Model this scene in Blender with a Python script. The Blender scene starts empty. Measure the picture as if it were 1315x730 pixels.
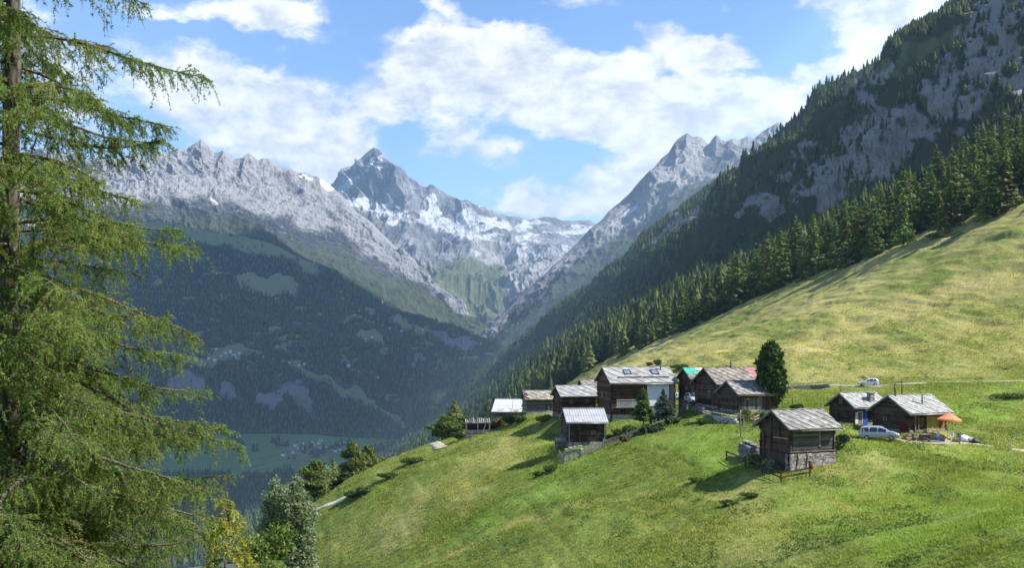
import bpy, math, random
import numpy as np
from mathutils import Vector, Matrix
random.seed(7); RNG = np.random.default_rng(11)
S = bpy.context.scene; COL = S.collection
F = 1390.0; CX = 657.5; HY = 440.0            # focal length / horizon of the photograph, in its pixels
R = math.radians

def at(px, py, Y):
    return np.array(((px-CX)/F*Y, Y, (HY-py)/F*Y))
def proj(P):
    P = np.asarray(P, float); Y = np.maximum(P[..., 1], 1e-3)
    return CX+F*P[..., 0]/Y, HY-F*P[..., 2]/Y

# ------------------------------------------------------------------ numpy noise
def _h(i, j, k):
    h = (i.astype(np.uint32)*np.uint32(374761393)+j.astype(np.uint32)*np.uint32(668265263)+k.astype(np.uint32)*np.uint32(2246822519))
    h = (h ^ (h >> np.uint32(13)))*np.uint32(1274126177)
    h = (h ^ (h >> np.uint32(16)))*np.uint32(2654435761)
    return ((h ^ (h >> np.uint32(15))) & np.uint32(0xffffff)).astype(np.float32)/np.float32(0x7fffff)-1.0
def vnoise(x, y, z=None):
    x = np.asarray(x, np.float64); y = np.asarray(y, np.float64)
    z = np.zeros_like(x) if z is None else np.asarray(z, np.float64)
    i = np.floor(x); j = np.floor(y); k = np.floor(z)
    u = (x-i).astype(np.float32); v = (y-j).astype(np.float32); w = (z-k).astype(np.float32)
    i = i.astype(np.int64); j = j.astype(np.int64); k = k.astype(np.int64)
    u = u*u*u*(u*(u*6-15)+10); v = v*v*v*(v*(v*6-15)+10); w = w*w*w*(w*(w*6-15)+10)
    def L(kk):
        a = _h(i, j, kk); b = _h(i+1, j, kk); c = _h(i, j+1, kk); d = _h(i+1, j+1, kk)
        a = a+(b-a)*u; c = c+(d-c)*u
        return a+(c-a)*v
    a = L(k)
    if not w.any(): return a
    return a+(L(k+1)-a)*w
def fbm(x, y, z=None, o=5, lac=2.03, g=.5):
    s = 0; a = 1; n = 0; f = 1.0
    for q in range(o):
        s = s+a*vnoise(x*f+q*17.3, y*f+q*9.1, None if z is None else z*f); n += a; a *= g; f *= lac
    return s/n
def ridged(x, y, z=None, o=5, lac=2.03, g=.5):
    s = 0; a = 1; n = 0; f = 1.0
    for q in range(o):
        r = 1-np.abs(vnoise(x*f+q*11.7, y*f+q*5.3, None if z is None else z*f))
        s = s+a*r*r; n += a; a *= g; f *= lac
    return s/n
def sstep(a, b, x):
    t = np.clip((x-a)/(b-a), 0, 1); return t*t*(3-2*t)

# ------------------------------------------------------------------ meshes and objects
def tag(o, label=None, cat=None, group=None, kind=None):
    if label: o['label'] = label
    if cat: o['category'] = cat
    if group: o['group'] = group
    if kind: o['kind'] = kind
    return o
def link(o, parent=None):
    COL.objects.link(o)
    if parent is not None: o.parent = parent
    return o
def np_mesh(name, V, Fq, smooth=True, attrs=None, nper=4):
    """V (n,3); Fq (m,nper) index array"""
    V = np.ascontiguousarray(V, np.float32); Fq = np.ascontiguousarray(Fq, np.int32)
    me = bpy.data.meshes.new(name)
    me.vertices.add(len(V)); me.vertices.foreach_set('co', V.ravel())
    me.loops.add(Fq.size); me.loops.foreach_set('vertex_index', Fq.ravel())
    me.polygons.add(len(Fq))
    me.polygons.foreach_set('loop_start', np.arange(0, Fq.size, nper, dtype=np.int32))
    me.polygons.foreach_set('loop_total', np.full(len(Fq), nper, np.int32))
    if smooth: me.polygons.foreach_set('use_smooth', np.ones(len(Fq), bool))
    for k, a in (attrs or {}).items():
        a = np.ascontiguousarray(a, np.float32)
        if a.ndim == 1:
            at_ = me.attributes.new(k, 'FLOAT', 'POINT'); at_.data.foreach_set('value', a)
        else:
            at_ = me.attributes.new(k, 'FLOAT_COLOR', 'POINT'); at_.data.foreach_set('color', a.ravel())
    me.update(calc_edges=True)
    return me
def obj(name, me, mat=None, parent=None):
    o = bpy.data.objects.new(name, me)
    if mat is not None and len(me.materials) == 0: me.materials.append(mat)
    return link(o, parent)
def grid_faces(nv, nu):
    a = np.arange(nv*nu).reshape(nv, nu)
    return np.stack([a[:-1, :-1], a[:-1, 1:], a[1:, 1:], a[1:, :-1]], -1).reshape(-1, 4)
def empty(name, loc=(0, 0, 0), rz=0):
    o = bpy.data.objects.new(name, None); o.location = tuple(float(c) for c in loc); o.rotation_euler = (0, 0, rz); o.empty_display_size = .3
    return link(o)
def thing(name, label, cat, loc=(0, 0, 0), rz=0, group=None):
    return tag(empty(name, loc, rz), label, cat, group)
def copy_tree(root, loc, rz=0, scale=None, label=None, group=None):
    r = root.copy(); COL.objects.link(r); r.location = tuple(float(c) for c in loc); r.rotation_euler = (0, 0, rz)
    if scale is not None: r.scale = scale if hasattr(scale, '__len__') else (scale,)*3
    if label: r['label'] = label
    if group: r['group'] = group
    for ch in root.children:
        c = ch.copy(); COL.objects.link(c); c.parent = r
        for g in ch.children:
            d = g.copy(); COL.objects.link(d); d.parent = c
    return r

class MB:
    def __init__(s): s.v = []; s.f = []; s.t = []
    def _add(s, vs, fs, tint=None):
        n = len(s.v); s.v.extend([tuple(map(float, p)) for p in vs]); s.f.extend([tuple(i+n for i in f) for f in fs])
        t = random.random() if tint is None else tint
        s.t.extend([t]*len(vs))
    def box(s, c, d, rot=None, tint=None):
        """c centre, d full sizes, rot Matrix/z-angle"""
        hx, hy, hz = d[0]/2, d[1]/2, d[2]/2
        vs = [Vector((x, y, z)) for x in (-hx, hx) for y in (-hy, hy) for z in (-hz, hz)]
        if rot is not None:
            M = Matrix.Rotation(rot, 3, 'Z') if isinstance(rot, (int, float)) else rot
            vs = [M @ v for v in vs]
        c = Vector(c); vs = [v+c for v in vs]
        s._add(vs, [(0, 1, 3, 2), (4, 6, 7, 5), (0, 4, 5, 1), (2, 3, 7, 6), (0, 2, 6, 4), (1, 5, 7, 3)], tint); return s
    def bar(s, a, b, w, h=None, tint=None):
        """box-section bar from a to b"""
        a = Vector(a); b = Vector(b); d = b-a; L = d.length
        if L < 1e-6: return s
        M = d.to_track_quat('X', 'Z').to_matrix()
        return s.box((a+b)/2, (L, w, h or w), M, tint)
    def tube(s, pts, rad, n=8, cap=True, tint=None):
        pts = [Vector(p) for p in pts]; m = len(pts); vs = []; fs = []
        rad = list(rad) if hasattr(rad, '__len__') else [rad]*m
        for i, p in enumerate(pts):
            d = (pts[min(i+1, m-1)]-pts[max(i-1, 0)]).normalized()
            up = Vector((0, 0, 1)) if abs(d.z) < .9 else Vector((1, 0, 0))
            a = d.cross(up).normalized(); b = a.cross(d)
            for k in range(n):
                t = 2*math.pi*k/n; vs.append(p+(a*math.cos(t)+b*math.sin(t))*rad[i])
        for i in range(m-1):
            for k in range(n):
                fs.append((i*n+k, i*n+(k+1) % n, (i+1)*n+(k+1) % n, (i+1)*n+k))
        if cap: fs.append(tuple(range(n))[::-1]); fs.append(tuple((m-1)*n+k for k in range(n)))
        s._add(vs, fs, tint); return s
    def prism(s, poly, axis, a, b, tint=None):
        """poly: list of 2-D points, extruded along axis from a to b. axis 'x' -> (y,z), 'y' -> (x,z), 'z' -> (x,y)"""
        n = len(poly)
        def P(p, h): return {'x': (h, p[0], p[1]), 'y': (p[0], h, p[1]), 'z': (p[0], p[1], h)}[axis]
        vs = [P(p, a) for p in poly]+[P(p, b) for p in poly]
        fs = [tuple(range(n)), tuple(range(2*n-1, n-1, -1))]+[(i, i+n, (i+1) % n+n, (i+1) % n) for i in range(n)]
        s._add(vs, fs, tint); return s
    def quad(s, a, b, c, d, tint=None): s._add([a, b, c, d], [(0, 1, 2, 3)], tint); return s
    def build(s, name, mat, parent=None, smooth=False, bevel=0):
        me = bpy.data.meshes.new(name); me.from_pydata(s.v, [], s.f); me.validate()
        if len(s.t) == len(me.vertices):
            a = me.attributes.new('tint', 'FLOAT', 'POINT'); a.data.foreach_set('value', np.array(s.t, np.float32))
        if smooth: me.polygons.foreach_set('use_smooth', np.ones(len(me.polygons), bool))
        me.materials.append(mat)
        o = link(bpy.data.objects.new(name, me), parent)
        if bevel:
            m = o.modifiers.new('b', 'BEVEL'); m.width = bevel; m.segments = 1; m.limit_method = 'ANGLE'
        return o

# ------------------------------------------------------------------ materials
class NT:
    def __init__(s, tree): s.t = tree; s.n = tree.nodes; s.l = tree.links
    def new(s, typ, **kw):
        n = s.n.new(typ)
        for k, v in kw.items(): setattr(n, k, v)
        return n
    def put(s, sock, v):
        if isinstance(v, bpy.types.NodeSocket): s.l.new(v, sock)
        elif v is not None: sock.default_value = v
    def math(s, op, a, b=None, c=None, clamp=False):
        n = s.new('ShaderNodeMath', operation=op, use_clamp=clamp); s.put(n.inputs[0], a); s.put(n.inputs[1], b); s.put(n.inputs[2], c); return n.outputs[0]
    def vmath(s, op, a, b=None, scale=None):
        n = s.new('ShaderNodeVectorMath', operation=op); s.put(n.inputs[0], a); s.put(n.inputs[1], b)
        if scale is not None: s.put(n.inputs['Scale'], scale)
        return n.outputs['Value'] if op in ('LENGTH', 'DOT_PRODUCT') else n.outputs[0]
    def mapping(s, vec, scale=(1, 1, 1), rot=(0, 0, 0), loc=(0, 0, 0)):
        n = s.new('ShaderNodeMapping'); s.put(n.inputs['Vector'], vec); n.inputs['Scale'].default_value = scale; n.inputs['Rotation'].default_value = rot; n.inputs['Location'].default_value = loc; return n.outputs[0]
    def noise(s, vec, scale, detail=4, rough=.55, dist=0, dim='3D', out=0):
        n = s.new('ShaderNodeTexNoise', noise_dimensions=dim); s.put(n.inputs['Vector'], vec); n.inputs['Scale'].default_value = scale
        n.inputs['Detail'].default_value = detail; n.inputs['Roughness'].default_value = rough; n.inputs['Distortion'].default_value = dist; return n.outputs[out]
    def voronoi(s, vec, scale, feature='F1', out='Distance', rand=1):
        n = s.new('ShaderNodeTexVoronoi', feature=feature); s.put(n.inputs['Vector'], vec); n.inputs['Scale'].default_value = scale; n.inputs['Randomness'].default_value = rand; return n.outputs[out]
    def ramp(s, fac, stops, interp='LINEAR'):
        n = s.new('ShaderNodeValToRGB'); s.put(n.inputs[0], fac); e = n.color_ramp.elements; n.color_ramp.interpolation = interp
        while len(e) < len(stops): e.new(.5)
        for q, (p, c) in zip(e, stops):
            q.position = p; c = (c, c, c) if not hasattr(c, '__len__') else c; q.color = (*c[:3], 1)
        return n.outputs[0]
    def mrange(s, v, a, b, c=0, d=1, smooth=True):
        n = s.new('ShaderNodeMapRange', interpolation_type='SMOOTHSTEP' if smooth else 'LINEAR'); s.put(n.inputs[0], v)
        for i, q in enumerate((a, b, c, d)): s.put(n.inputs[i+1], q)
        return n.outputs[0]
    def mix(s, fac, a, b, blend='MIX'):
        n = s.new('ShaderNodeMix', data_type='RGBA', blend_type=blend); s.put(n.inputs[0], fac)
        for sock, v in ((n.inputs[6], a), (n.inputs[7], b)):
            if isinstance(v, (tuple, list)): v = (*v[:3], 1)
            s.put(sock, v)
        return n.outputs[2]
    def attr(s, name, out='Fac'):
        n = s.new('ShaderNodeAttribute', attribute_name=name); return n.outputs[out]
    def pos(s): return s.new('ShaderNodeNewGeometry').outputs['Position']
    def objco(s): return s.new('ShaderNodeTexCoord').outputs['Object']
    def rnd(s): return s.new('ShaderNodeObjectInfo').outputs['Random']
    def bump(s, h, strength=.3, dist=.1):
        n = s.new('ShaderNodeBump'); s.put(n.inputs['Height'], h); n.inputs['Strength'].default_value = strength; n.inputs['Distance'].default_value = dist; return n.outputs[0]
def material(name):
    m = bpy.data.materials.new(name); m.use_nodes = True; nt = NT(m.node_tree); b = m.node_tree.nodes['Principled BSDF']
    b.inputs['Specular IOR Level'].default_value = .25
    return m, nt, b
def finish(nt, b, col=None, rough=None, normal=None, metal=None, spec=None):
    if col is not None: nt.put(b.inputs['Base Color'], (*col[:3], 1) if isinstance(col, (tuple, list)) else col)
    nt.put(b.inputs['Roughness'], rough); nt.put(b.inputs['Normal'], normal); nt.put(b.inputs['Metallic'], metal)
    if spec is not None: b.inputs['Specular IOR Level'].default_value = spec
def simple(name, c1, c2=None, scale=3, rough=.8, bump=0, metal=None, stretch=(1, 1, 1), spec=.25, tint=.0):
    m, nt, b = material(name)
    c2 = c2 or tuple(x*.6 for x in c1)
    v = nt.mapping(nt.objco(), stretch)
    n = nt.noise(v, scale, 5, .6)
    col = nt.mix(nt.mrange(n, .3, .7), c2, c1)
    if tint: col = nt.mix(nt.math('MULTIPLY', nt.attr('tint'), tint), col, (.02, .018, .015))
    finish(nt, b, col, rough, nt.bump(n, bump, .05) if bump else None, metal, spec)
    return m
EXPOSURE = 1.2; SKY_STR = .105; SKY_TINT = (.78, .89, 1.03, 1)
CLOUD_D = (3.2, 3.45, 3.9); CLOUD_L = (5.6, 5.6, 5.6)
HAZE_D = 3.9e-5; HAZE_COL = (.48, .72, .98)
CLOUD_SHADE = [(-900, 4900, 6200, (900, 1300, 320)), (-1500, 5600, 6300, (800, 1200, 300)), (-400, 4300, 6000, (460, 1000, 200)), (-330, 5700, 6100, (380, 1000, 200)), (-620,3100,5900,(620,900,200)), (-1700,4300,6300,(700,900,250))]
# ------------------------------------------------------------------ lofted landforms
def resample(row, n):
    P = np.array([at(*r) for r in row]); q = np.array([r[:2] for r in row], float)
    d = np.r_[0, np.cumsum(np.hypot(*np.diff(q, axis=0).T))]; d /= d[-1]
    t = np.linspace(0, 1, n)
    return np.stack([np.interp(t, d, P[:, k]) for k in range(3)], -1)
def resample_px(row, pxs):
    """resample by picture column, so that the rows stay above one another"""
    q = np.array(row, float); o = np.argsort(q[:, 0]); q = q[o]
    py = np.interp(pxs, q[:, 0], q[:, 1]); iy = np.interp(pxs, q[:, 0], 1/q[:, 2])
    Y = 1/iy
    return np.stack([(pxs-CX)/F*Y, Y, (HY-py)/F*Y], -1)
def pchip_rows(rows, nv, vs=None):
    """interpolate a list of (nu,3) rows to nv rows, monotone-ish cubic; returns grid and row parameter"""
    A = np.stack(rows); k = len(A); t = np.arange(k, dtype=float)
    m = np.zeros_like(A)
    d = A[1:]-A[:-1]
    m[1:-1] = np.where(d[:-1]*d[1:] > 0, 2*d[:-1]*d[1:]/(d[:-1]+d[1:]+1e-9*np.sign(d[:-1]+d[1:]+1e-12)), 0)
    m[0] = d[0]; m[-1] = d[-1]
    v = np.linspace(0, k-1, nv) if vs is None else np.asarray(vs)
    i = np.minimum(v.astype(int), k-2); u = (v-i)[:, None, None]
    h00 = 2*u**3-3*u**2+1; h10 = u**3-2*u**2+u; h01 = -2*u**3+3*u**2; h11 = u**3-u**2
    return h00*A[i]+h10*m[i]+h01*A[i+1]+h11*m[i+1], v
def normals(G):
    du = np.gradient(G, axis=1); dv = np.gradient(G, axis=0)
    n = np.cross(du, dv); n /= np.linalg.norm(n, axis=-1, keepdims=True)+1e-9
    n *= np.where((n[..., 2] < 0)[..., None], -1, 1)
    return n
def blur(a, k):
    for _ in range(k):
        a = (np.roll(a, 1, 0)+a+np.roll(a, -1, 0))/3; a = (np.roll(a, 1, 1)+a+np.roll(a, -1, 1))/3
    return a
def blobs(px, py, L, warp=6, sc=.02, seed=0):
    wx = px+warp*fbm(px*sc+seed, py*sc, o=4)*2; wy = py+warp*fbm(px*sc+31+seed, py*sc+7, o=4)*2
    m = np.zeros_like(px)
    for (x, y, rx, ry, ang, s) in L:
        c, n = math.cos(R(ang)), math.sin(R(ang))
        a = ((wx-x)*c+(wy-y)*n)/rx; b = (-(wx-x)*n+(wy-y)*c)/ry
        m = np.maximum(m, s*(1-sstep(.5, 1.25, np.hypot(a, b))))
    return m
def above_line(px, py, pts):
    """>0 where the point lies above (smaller y) the polyline, in pixels"""
    q = np.array(pts, float); return np.interp(px, q[:, 0], q[:, 1])-py
class Land: pass
def landform(name, rows, nu, nv, px0, px1, rough, mask, mat, pow_=1.0):
    pxs = np.linspace(px0, px1, nu)
    G, v = pchip_rows([resample_px(r, pxs) for r in rows], nv)
    N = normals(blur(G, 2))
    D = rough(G, v[:, None]*np.ones((1, nu)), pxs[None, :]*np.ones((nv, 1)))
    G = G+N*D[..., None]
    L = Land(); L.G = G; L.v = v; L.px, L.py = proj(G); L.N = normals(G)
    M = mask(L, v[:, None]*np.ones((1, nu)))
    L.M = M
    L.o = obj(name, np_mesh(name, G.reshape(-1, 3), grid_faces(nv, nu), True, {'mk': M.reshape(-1, 4)}), mat)
    tag(L.o, kind='structure')
    return L
def surf_at(L, px, py):
    """the point of a landform that shows at a picture point"""
    d = (L.px-px)**2+(L.py-py)**2
    i = np.argmin(d+(L.G[..., 1]-L.G[..., 1].min())*1e-4); return L.G.reshape(-1, 3)[i]

def land_mat(name, rock_d, rock_l, grass, forest, snow=(.72, .76, .82), nscale=.01, bump_d=12, grass2=None, strat=0):
    m, nt, b = material(name)
    P = nt.pos(); a = nt.new('ShaderNodeAttribute', attribute_name='mk'); sep = nt.new('ShaderNodeSeparateColor'); nt.l.new(a.outputs['Color'], sep.inputs[0])
    sn, fo, gr, li = sep.outputs[0], sep.outputs[1], sep.outputs[2], a.outputs['Alpha']
    n1 = nt.noise(P, nscale, 8, .62); n2 = nt.noise(nt.mapping(P, (1, 1, .35)), nscale*5, 6, .65); n3 = nt.noise(P, nscale*25, 5, .65)
    w = nt.math('ADD', nt.math('MULTIPLY', n1, .48), nt.math('ADD', nt.math('MULTIPLY', n2, .34), nt.math('MULTIPLY', n3, .18)))
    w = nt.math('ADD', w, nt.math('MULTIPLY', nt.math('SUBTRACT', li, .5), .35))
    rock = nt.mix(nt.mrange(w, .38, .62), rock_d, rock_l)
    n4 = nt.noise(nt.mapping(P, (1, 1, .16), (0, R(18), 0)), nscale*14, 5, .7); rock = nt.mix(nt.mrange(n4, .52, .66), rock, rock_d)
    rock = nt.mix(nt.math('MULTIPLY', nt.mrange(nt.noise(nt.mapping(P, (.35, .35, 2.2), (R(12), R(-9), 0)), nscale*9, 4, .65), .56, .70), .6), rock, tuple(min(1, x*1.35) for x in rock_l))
    def edge(mask, lo=.38, hi=.62, amt=.5):
        return nt.mrange(nt.math('ADD', mask, nt.math('MULTIPLY', nt.math('SUBTRACT', w, .5), amt*2)), lo, hi)
    g = nt.mix(nt.mrange(n2, .35, .65), grass, grass2 or tuple(c*.6 for c in grass))
    c = nt.mix(edge(gr), rock, g)
    f = nt.mix(nt.mrange(n3, .3, .7), tuple(x*.55 for x in forest), forest)
    c = nt.mix(edge(fo), c, f)
    sc = nt.mix(nt.mrange(n3, .25, .75), tuple(x*.82 for x in snow), snow)
    c = nt.mix(edge(sn, amt=.7), c, sc)
    h = nt.math('ADD', nt.math('MULTIPLY', n2, 1.0), nt.math('MULTIPLY', n3, .4))
    finish(nt, b, c, .95, nt.bump(h, .9, bump_d), spec=.1)
    return m

def z4(px): return np.zeros(px.shape+(4,))
# ---- glacier country and the snow peak behind everything
A_rows = [
 [(330,430,9300),(450,410,9400),(520,425,9300),(580,435,9000),(620,430,8800),(650,425,9000),(690,395,9500),(740,380,10000),(830,360,10000)],
 [(330,350,10300),(430,330,10300),(500,335,10300),(560,350,10200),(600,350,10800),(650,348,11500),(700,338,12000),(770,340,12000),(830,340,12000)],
 [(330,300,12000),(400,285,12200),(440,254,12500),(480,256,12400),(530,283,12000),(560,305,11900),(590,296,12300),(640,305,12900),(700,306,13600),(770,312,13800),(830,312,13800)],
 [(330,300,13500),(395,270,13400),(425,239,13400),(432,229,13400),(440,219,13400),(446,216,13400),(452,213,13400),(460,206,13400),(470,196,13400),(480,189,13400),(486,192,13400),(497,204,13400),(508,213,13300),(520,225,13200),(530,231,13200),(540,239,13200),(547,241,13200),(553,238,13200),(562,242,13200),(568,245,13200),(575,252,13200),(585,259,13200),(597,256,13300),(604,258,13300),(612,263,13500),(625,267,13600),(636,275,13900),(650,278,14300),(665,279,14600),(680,283,14800),(700,279,14900),(712,280,15000),(722,284,15000),(740,284,15000),(757,283,15000),(770,291,15000),(830,295,15000)],
 [(330,340,14500),(430,275,14500),(480,235,14500),(530,260,14500),(600,280,14600),(700,300,16000),(830,310,16000)],
]
def A_rough(G, v, px):
    X, Y, Z = G[..., 0], G[..., 1], G[..., 2]
    w = .12+.88*(1-np.exp(-((v-3)/.35)**2))
    wx = 260*fbm(X/900, Y/900, Z/900, o=3)
    rib = ridged((X+wx)/420+Z/1500, Z/1300, Y/2600, o=6, g=.58)-.55
    r = ridged((X+wx)/900, Y/900, Z/800, o=7, g=.56)-.5+.07*(ridged(X/170, Y/190, Z/170, o=4)-.5)
    plat = sstep(610, 690, px)*sstep(1.4, 2, v)
    return (rib*260+r*330)*w*(1-.75*plat)
def A_mask(L, v):
    px, py = L.px, L.py; M = z4(px)
    sn = blobs(px, py, [(452,228,30,9,-38,1),(466,210,22,6,-52,.9),(483,206,6,14,-15,.85),(500,250,34,5,22,.55),(478,258,40,12,10,1),(505,270,40,14,14,1),(540,283,26,9,15,.9),
       (556,262,14,26,18,1),(572,282,14,20,25,.9),(590,290,24,28,20,1),(610,300,30,16,25,1),(640,292,40,14,10,.9),(610,272,20,10,10,.8),(690,295,70,12,2,.9),(740,292,30,10,0,.9),(700,315,60,10,8,.62),(660,322,50,12,20,.7),(715,326,40,6,12,.6),(600,322,36,8,22,.55),(425,235,12,5,0,.5)], 7, .03, 3)
    sn = sn*(1-blobs(px, py, [(568,262,8,22,-22,1),(598,264,24,6,14,1),(575,300,14,8,20,.8),(640,300,26,5,8,.7),(705,297,22,5,6,.9),(735,288,10,3,0,.8),(712,281,10,4,0,1),(620,318,24,4,20,.7)], 5, .05, 9))
    sn = sn*np.clip(.88+.62*fbm(px/14, py/6, o=3)+.12*fbm(px/3.2, py/2.6, o=3), 0, 1.15)
    M[..., 0] = sn*.76
    M[..., 2] = .95*sstep(322, 352, py+22*fbm(px/40, py/30))*(1-sstep(640, 665, px+.0*py))*.62+.75*sstep(372, 400, py)
    M[..., 1] = .9*sstep(398, 416, py+8*fbm(px/20, py/20))*.8
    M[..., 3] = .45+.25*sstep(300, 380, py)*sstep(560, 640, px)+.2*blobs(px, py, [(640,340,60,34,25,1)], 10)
    return M
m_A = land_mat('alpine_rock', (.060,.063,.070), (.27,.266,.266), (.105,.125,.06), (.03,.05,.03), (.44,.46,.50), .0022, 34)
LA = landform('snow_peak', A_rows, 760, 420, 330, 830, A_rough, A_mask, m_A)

# ---- jagged range on the left
B_rows = [
 [(-160,330,6300),(100,330,6300),(200,325,6300),(284,335,6400),(360,350,6600),(458,395,6700),(518,425,6800),(586,445,6900),(640,452,7000)],
 [(-160,262,6600),(100,262,6700),(200,258,6800),(284,268,6900),(360,292,7100),(420,315,7300),(470,345,7300),(518,382,7300),(560,405,7300),(600,430,7300),(640,440,7300)],
 [(-160,225,7000),(100,225,7100),(200,222,7200),(284,228,7400),(360,248,7700),(420,275,7900),(470,305,7900),(518,348,7700),(560,382,7600),(600,415,7500),(640,436,7500)],
 [(-160,205,7200),(-60,190,7200),(0,200,7200),(60,188,7200),(110,205,7200),(150,206,7200),(175,200,7300),(190,203,7400),(205,196,7400),(215,197,7500),(228,190,7500),(240,191,7600),(250,184,7600),(258,179,7600),(265,184,7650),(275,196,7700),(287,193,7700),(300,204,7800),(311,202,7800),(320,197,7900),(332,206,7950),(338,203,7950),(345,204,8000),(360,214,8100),(372,216,8200),(385,223,8300),(393,223,8300),(400,227,8400),(408,227,8400),(415,233,8500),(425,239,8600),(440,252,8500),(458,272,8400),(476,285,8300),(493,302,8200),(518,328,8000),(543,350,7900),(565,374,7800),(590,400,7700),(615,420,7600),(640,434,7600)],
 [(-160,240,8400),(258,215,8600),(345,235,9000),(425,262,9600),(493,330,9000),(543,380,8700),(615,440,8400),(640,450,8400)],
]
def B_rough(G, v, px):
    X, Y, Z = G[..., 0], G[..., 1], G[..., 2]
    w = .05+.95*(1-np.exp(-((v-3)/.3)**2))
    wx = 150*fbm(X/520, Y/520, Z/520, o=3)
    rib = ridged((X*.75+Y*.2+wx)/230+Z/700, Z/800+3, Y/1500, o=6, g=.6)-.55
    r = ridged((X+wx)/600, Y/600, Z/600, o=7, g=.56)-.5
    f = ridged(X/110, Y/130, Z/150, o=4)-.5
    up = sstep(1.2, 2, v)
    return (rib*(60+95*up)+r*180+f*(12+8*up))*w
def B_mask(L, v):
    px, py = L.px, L.py; M = z4(px)
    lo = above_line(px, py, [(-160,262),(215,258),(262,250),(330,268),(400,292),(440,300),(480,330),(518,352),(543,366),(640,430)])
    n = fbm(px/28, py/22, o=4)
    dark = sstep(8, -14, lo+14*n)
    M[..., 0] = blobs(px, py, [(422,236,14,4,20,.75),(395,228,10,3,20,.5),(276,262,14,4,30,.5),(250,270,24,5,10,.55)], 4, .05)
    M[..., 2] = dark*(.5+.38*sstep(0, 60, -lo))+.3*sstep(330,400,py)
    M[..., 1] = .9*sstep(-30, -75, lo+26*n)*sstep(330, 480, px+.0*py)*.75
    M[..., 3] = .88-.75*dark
    return M
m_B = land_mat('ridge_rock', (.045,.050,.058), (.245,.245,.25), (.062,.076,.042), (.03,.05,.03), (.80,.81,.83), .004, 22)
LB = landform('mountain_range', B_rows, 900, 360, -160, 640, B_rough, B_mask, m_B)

# ---- rocky peak on the right
D_rows = [
 [(585,470,6000),(640,490,5600),(700,470,5500),(760,440,5500),(850,360,5600),(920,300,5800),(1000,260,6000),(1120,260,6200)],
 [(585,462,6300),(620,452,6350),(660,430,6400),(700,402,6450),(760,360,6500),(820,312,6600),(870,278,6800),(920,246,7000),(960,226,7200),(1040,220,7400),(1120,230,7500)],
 [(585,455,6500),(620,438,6550),(660,412,6650),(700,380,6750),(760,330,6900),(820,285,7100),(862,248,7300),(900,212,7700),(930,198,7900),(960,194,7900),(1040,190,8000),(1120,200,8100)],
 [(585,452,6700),(598,447,6800),(620,428,6900),(640,408,7000),(665,385,7100),(690,361,7200),(707,345,7300),(720,332,7400),(735,316,7500),(750,301,7600),(757,293,7600),(770,284,7700),(780,271,7800),(795,259,7900),(810,246,8000),(824,231,8100),(840,214,8200),(850,203,8300),(858,195,8300),(864,184,8350),(870,178,8400),(877,173,8400),(883,170,8400),(890,175,8450),(897,175,8500),(903,178,8500),(910,185,8500),(915,177,8300),(920,173,8300),(926,178,8300),(932,182,8350),(942,177,8400),(950,179,8500),(960,174,8500),(968,177,8500),(978,170,8600),(985,166,8600),(993,162,8700),(1000,158,8700),(1006,161,8700),(1010,167,8700),(1040,160,8800),(1120,180,8900)],
 [(585,470,7800),(690,400,8600),(780,310,9200),(880,215,9800),(1000,200,9800),(1120,220,9800)],
]
def D_rough(G, v, px):
    X, Y, Z = G[..., 0], G[..., 1], G[..., 2]
    w = .1+.9*(1-np.exp(-((v-3)/.3)**2))
    rib = ridged((X*.7-Z*.55)/260, (X*.5+Z*.8)/1500+3, o=5)-.55
    r = ridged(X/650, Y/650, Z/650, o=7, g=.56)-.5
    f = ridged(X/110, Y/130, Z/140, o=4)-.5
    up = sstep(1.2, 2.2, v)
    return (rib*(40+80*up)+r*(60+130*up)+f*(6+14*up))*w
def D_mask(L, v):
    px, py = L.px, L.py; M = z4(px)
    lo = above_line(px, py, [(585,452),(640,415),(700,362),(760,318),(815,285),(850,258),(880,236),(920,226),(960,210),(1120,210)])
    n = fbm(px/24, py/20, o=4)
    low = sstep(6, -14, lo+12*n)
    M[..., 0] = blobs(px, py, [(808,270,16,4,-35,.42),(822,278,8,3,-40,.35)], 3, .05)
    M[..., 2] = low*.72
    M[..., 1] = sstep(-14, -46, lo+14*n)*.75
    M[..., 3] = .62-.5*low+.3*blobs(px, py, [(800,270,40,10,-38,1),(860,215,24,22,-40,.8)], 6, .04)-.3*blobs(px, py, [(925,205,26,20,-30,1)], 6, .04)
    return M
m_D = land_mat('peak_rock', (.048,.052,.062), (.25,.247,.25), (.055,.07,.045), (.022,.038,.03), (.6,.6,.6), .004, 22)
LD = landform('rocky_peak', D_rows, 640, 360, 585, 1120, D_rough, D_mask, m_D)

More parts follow.
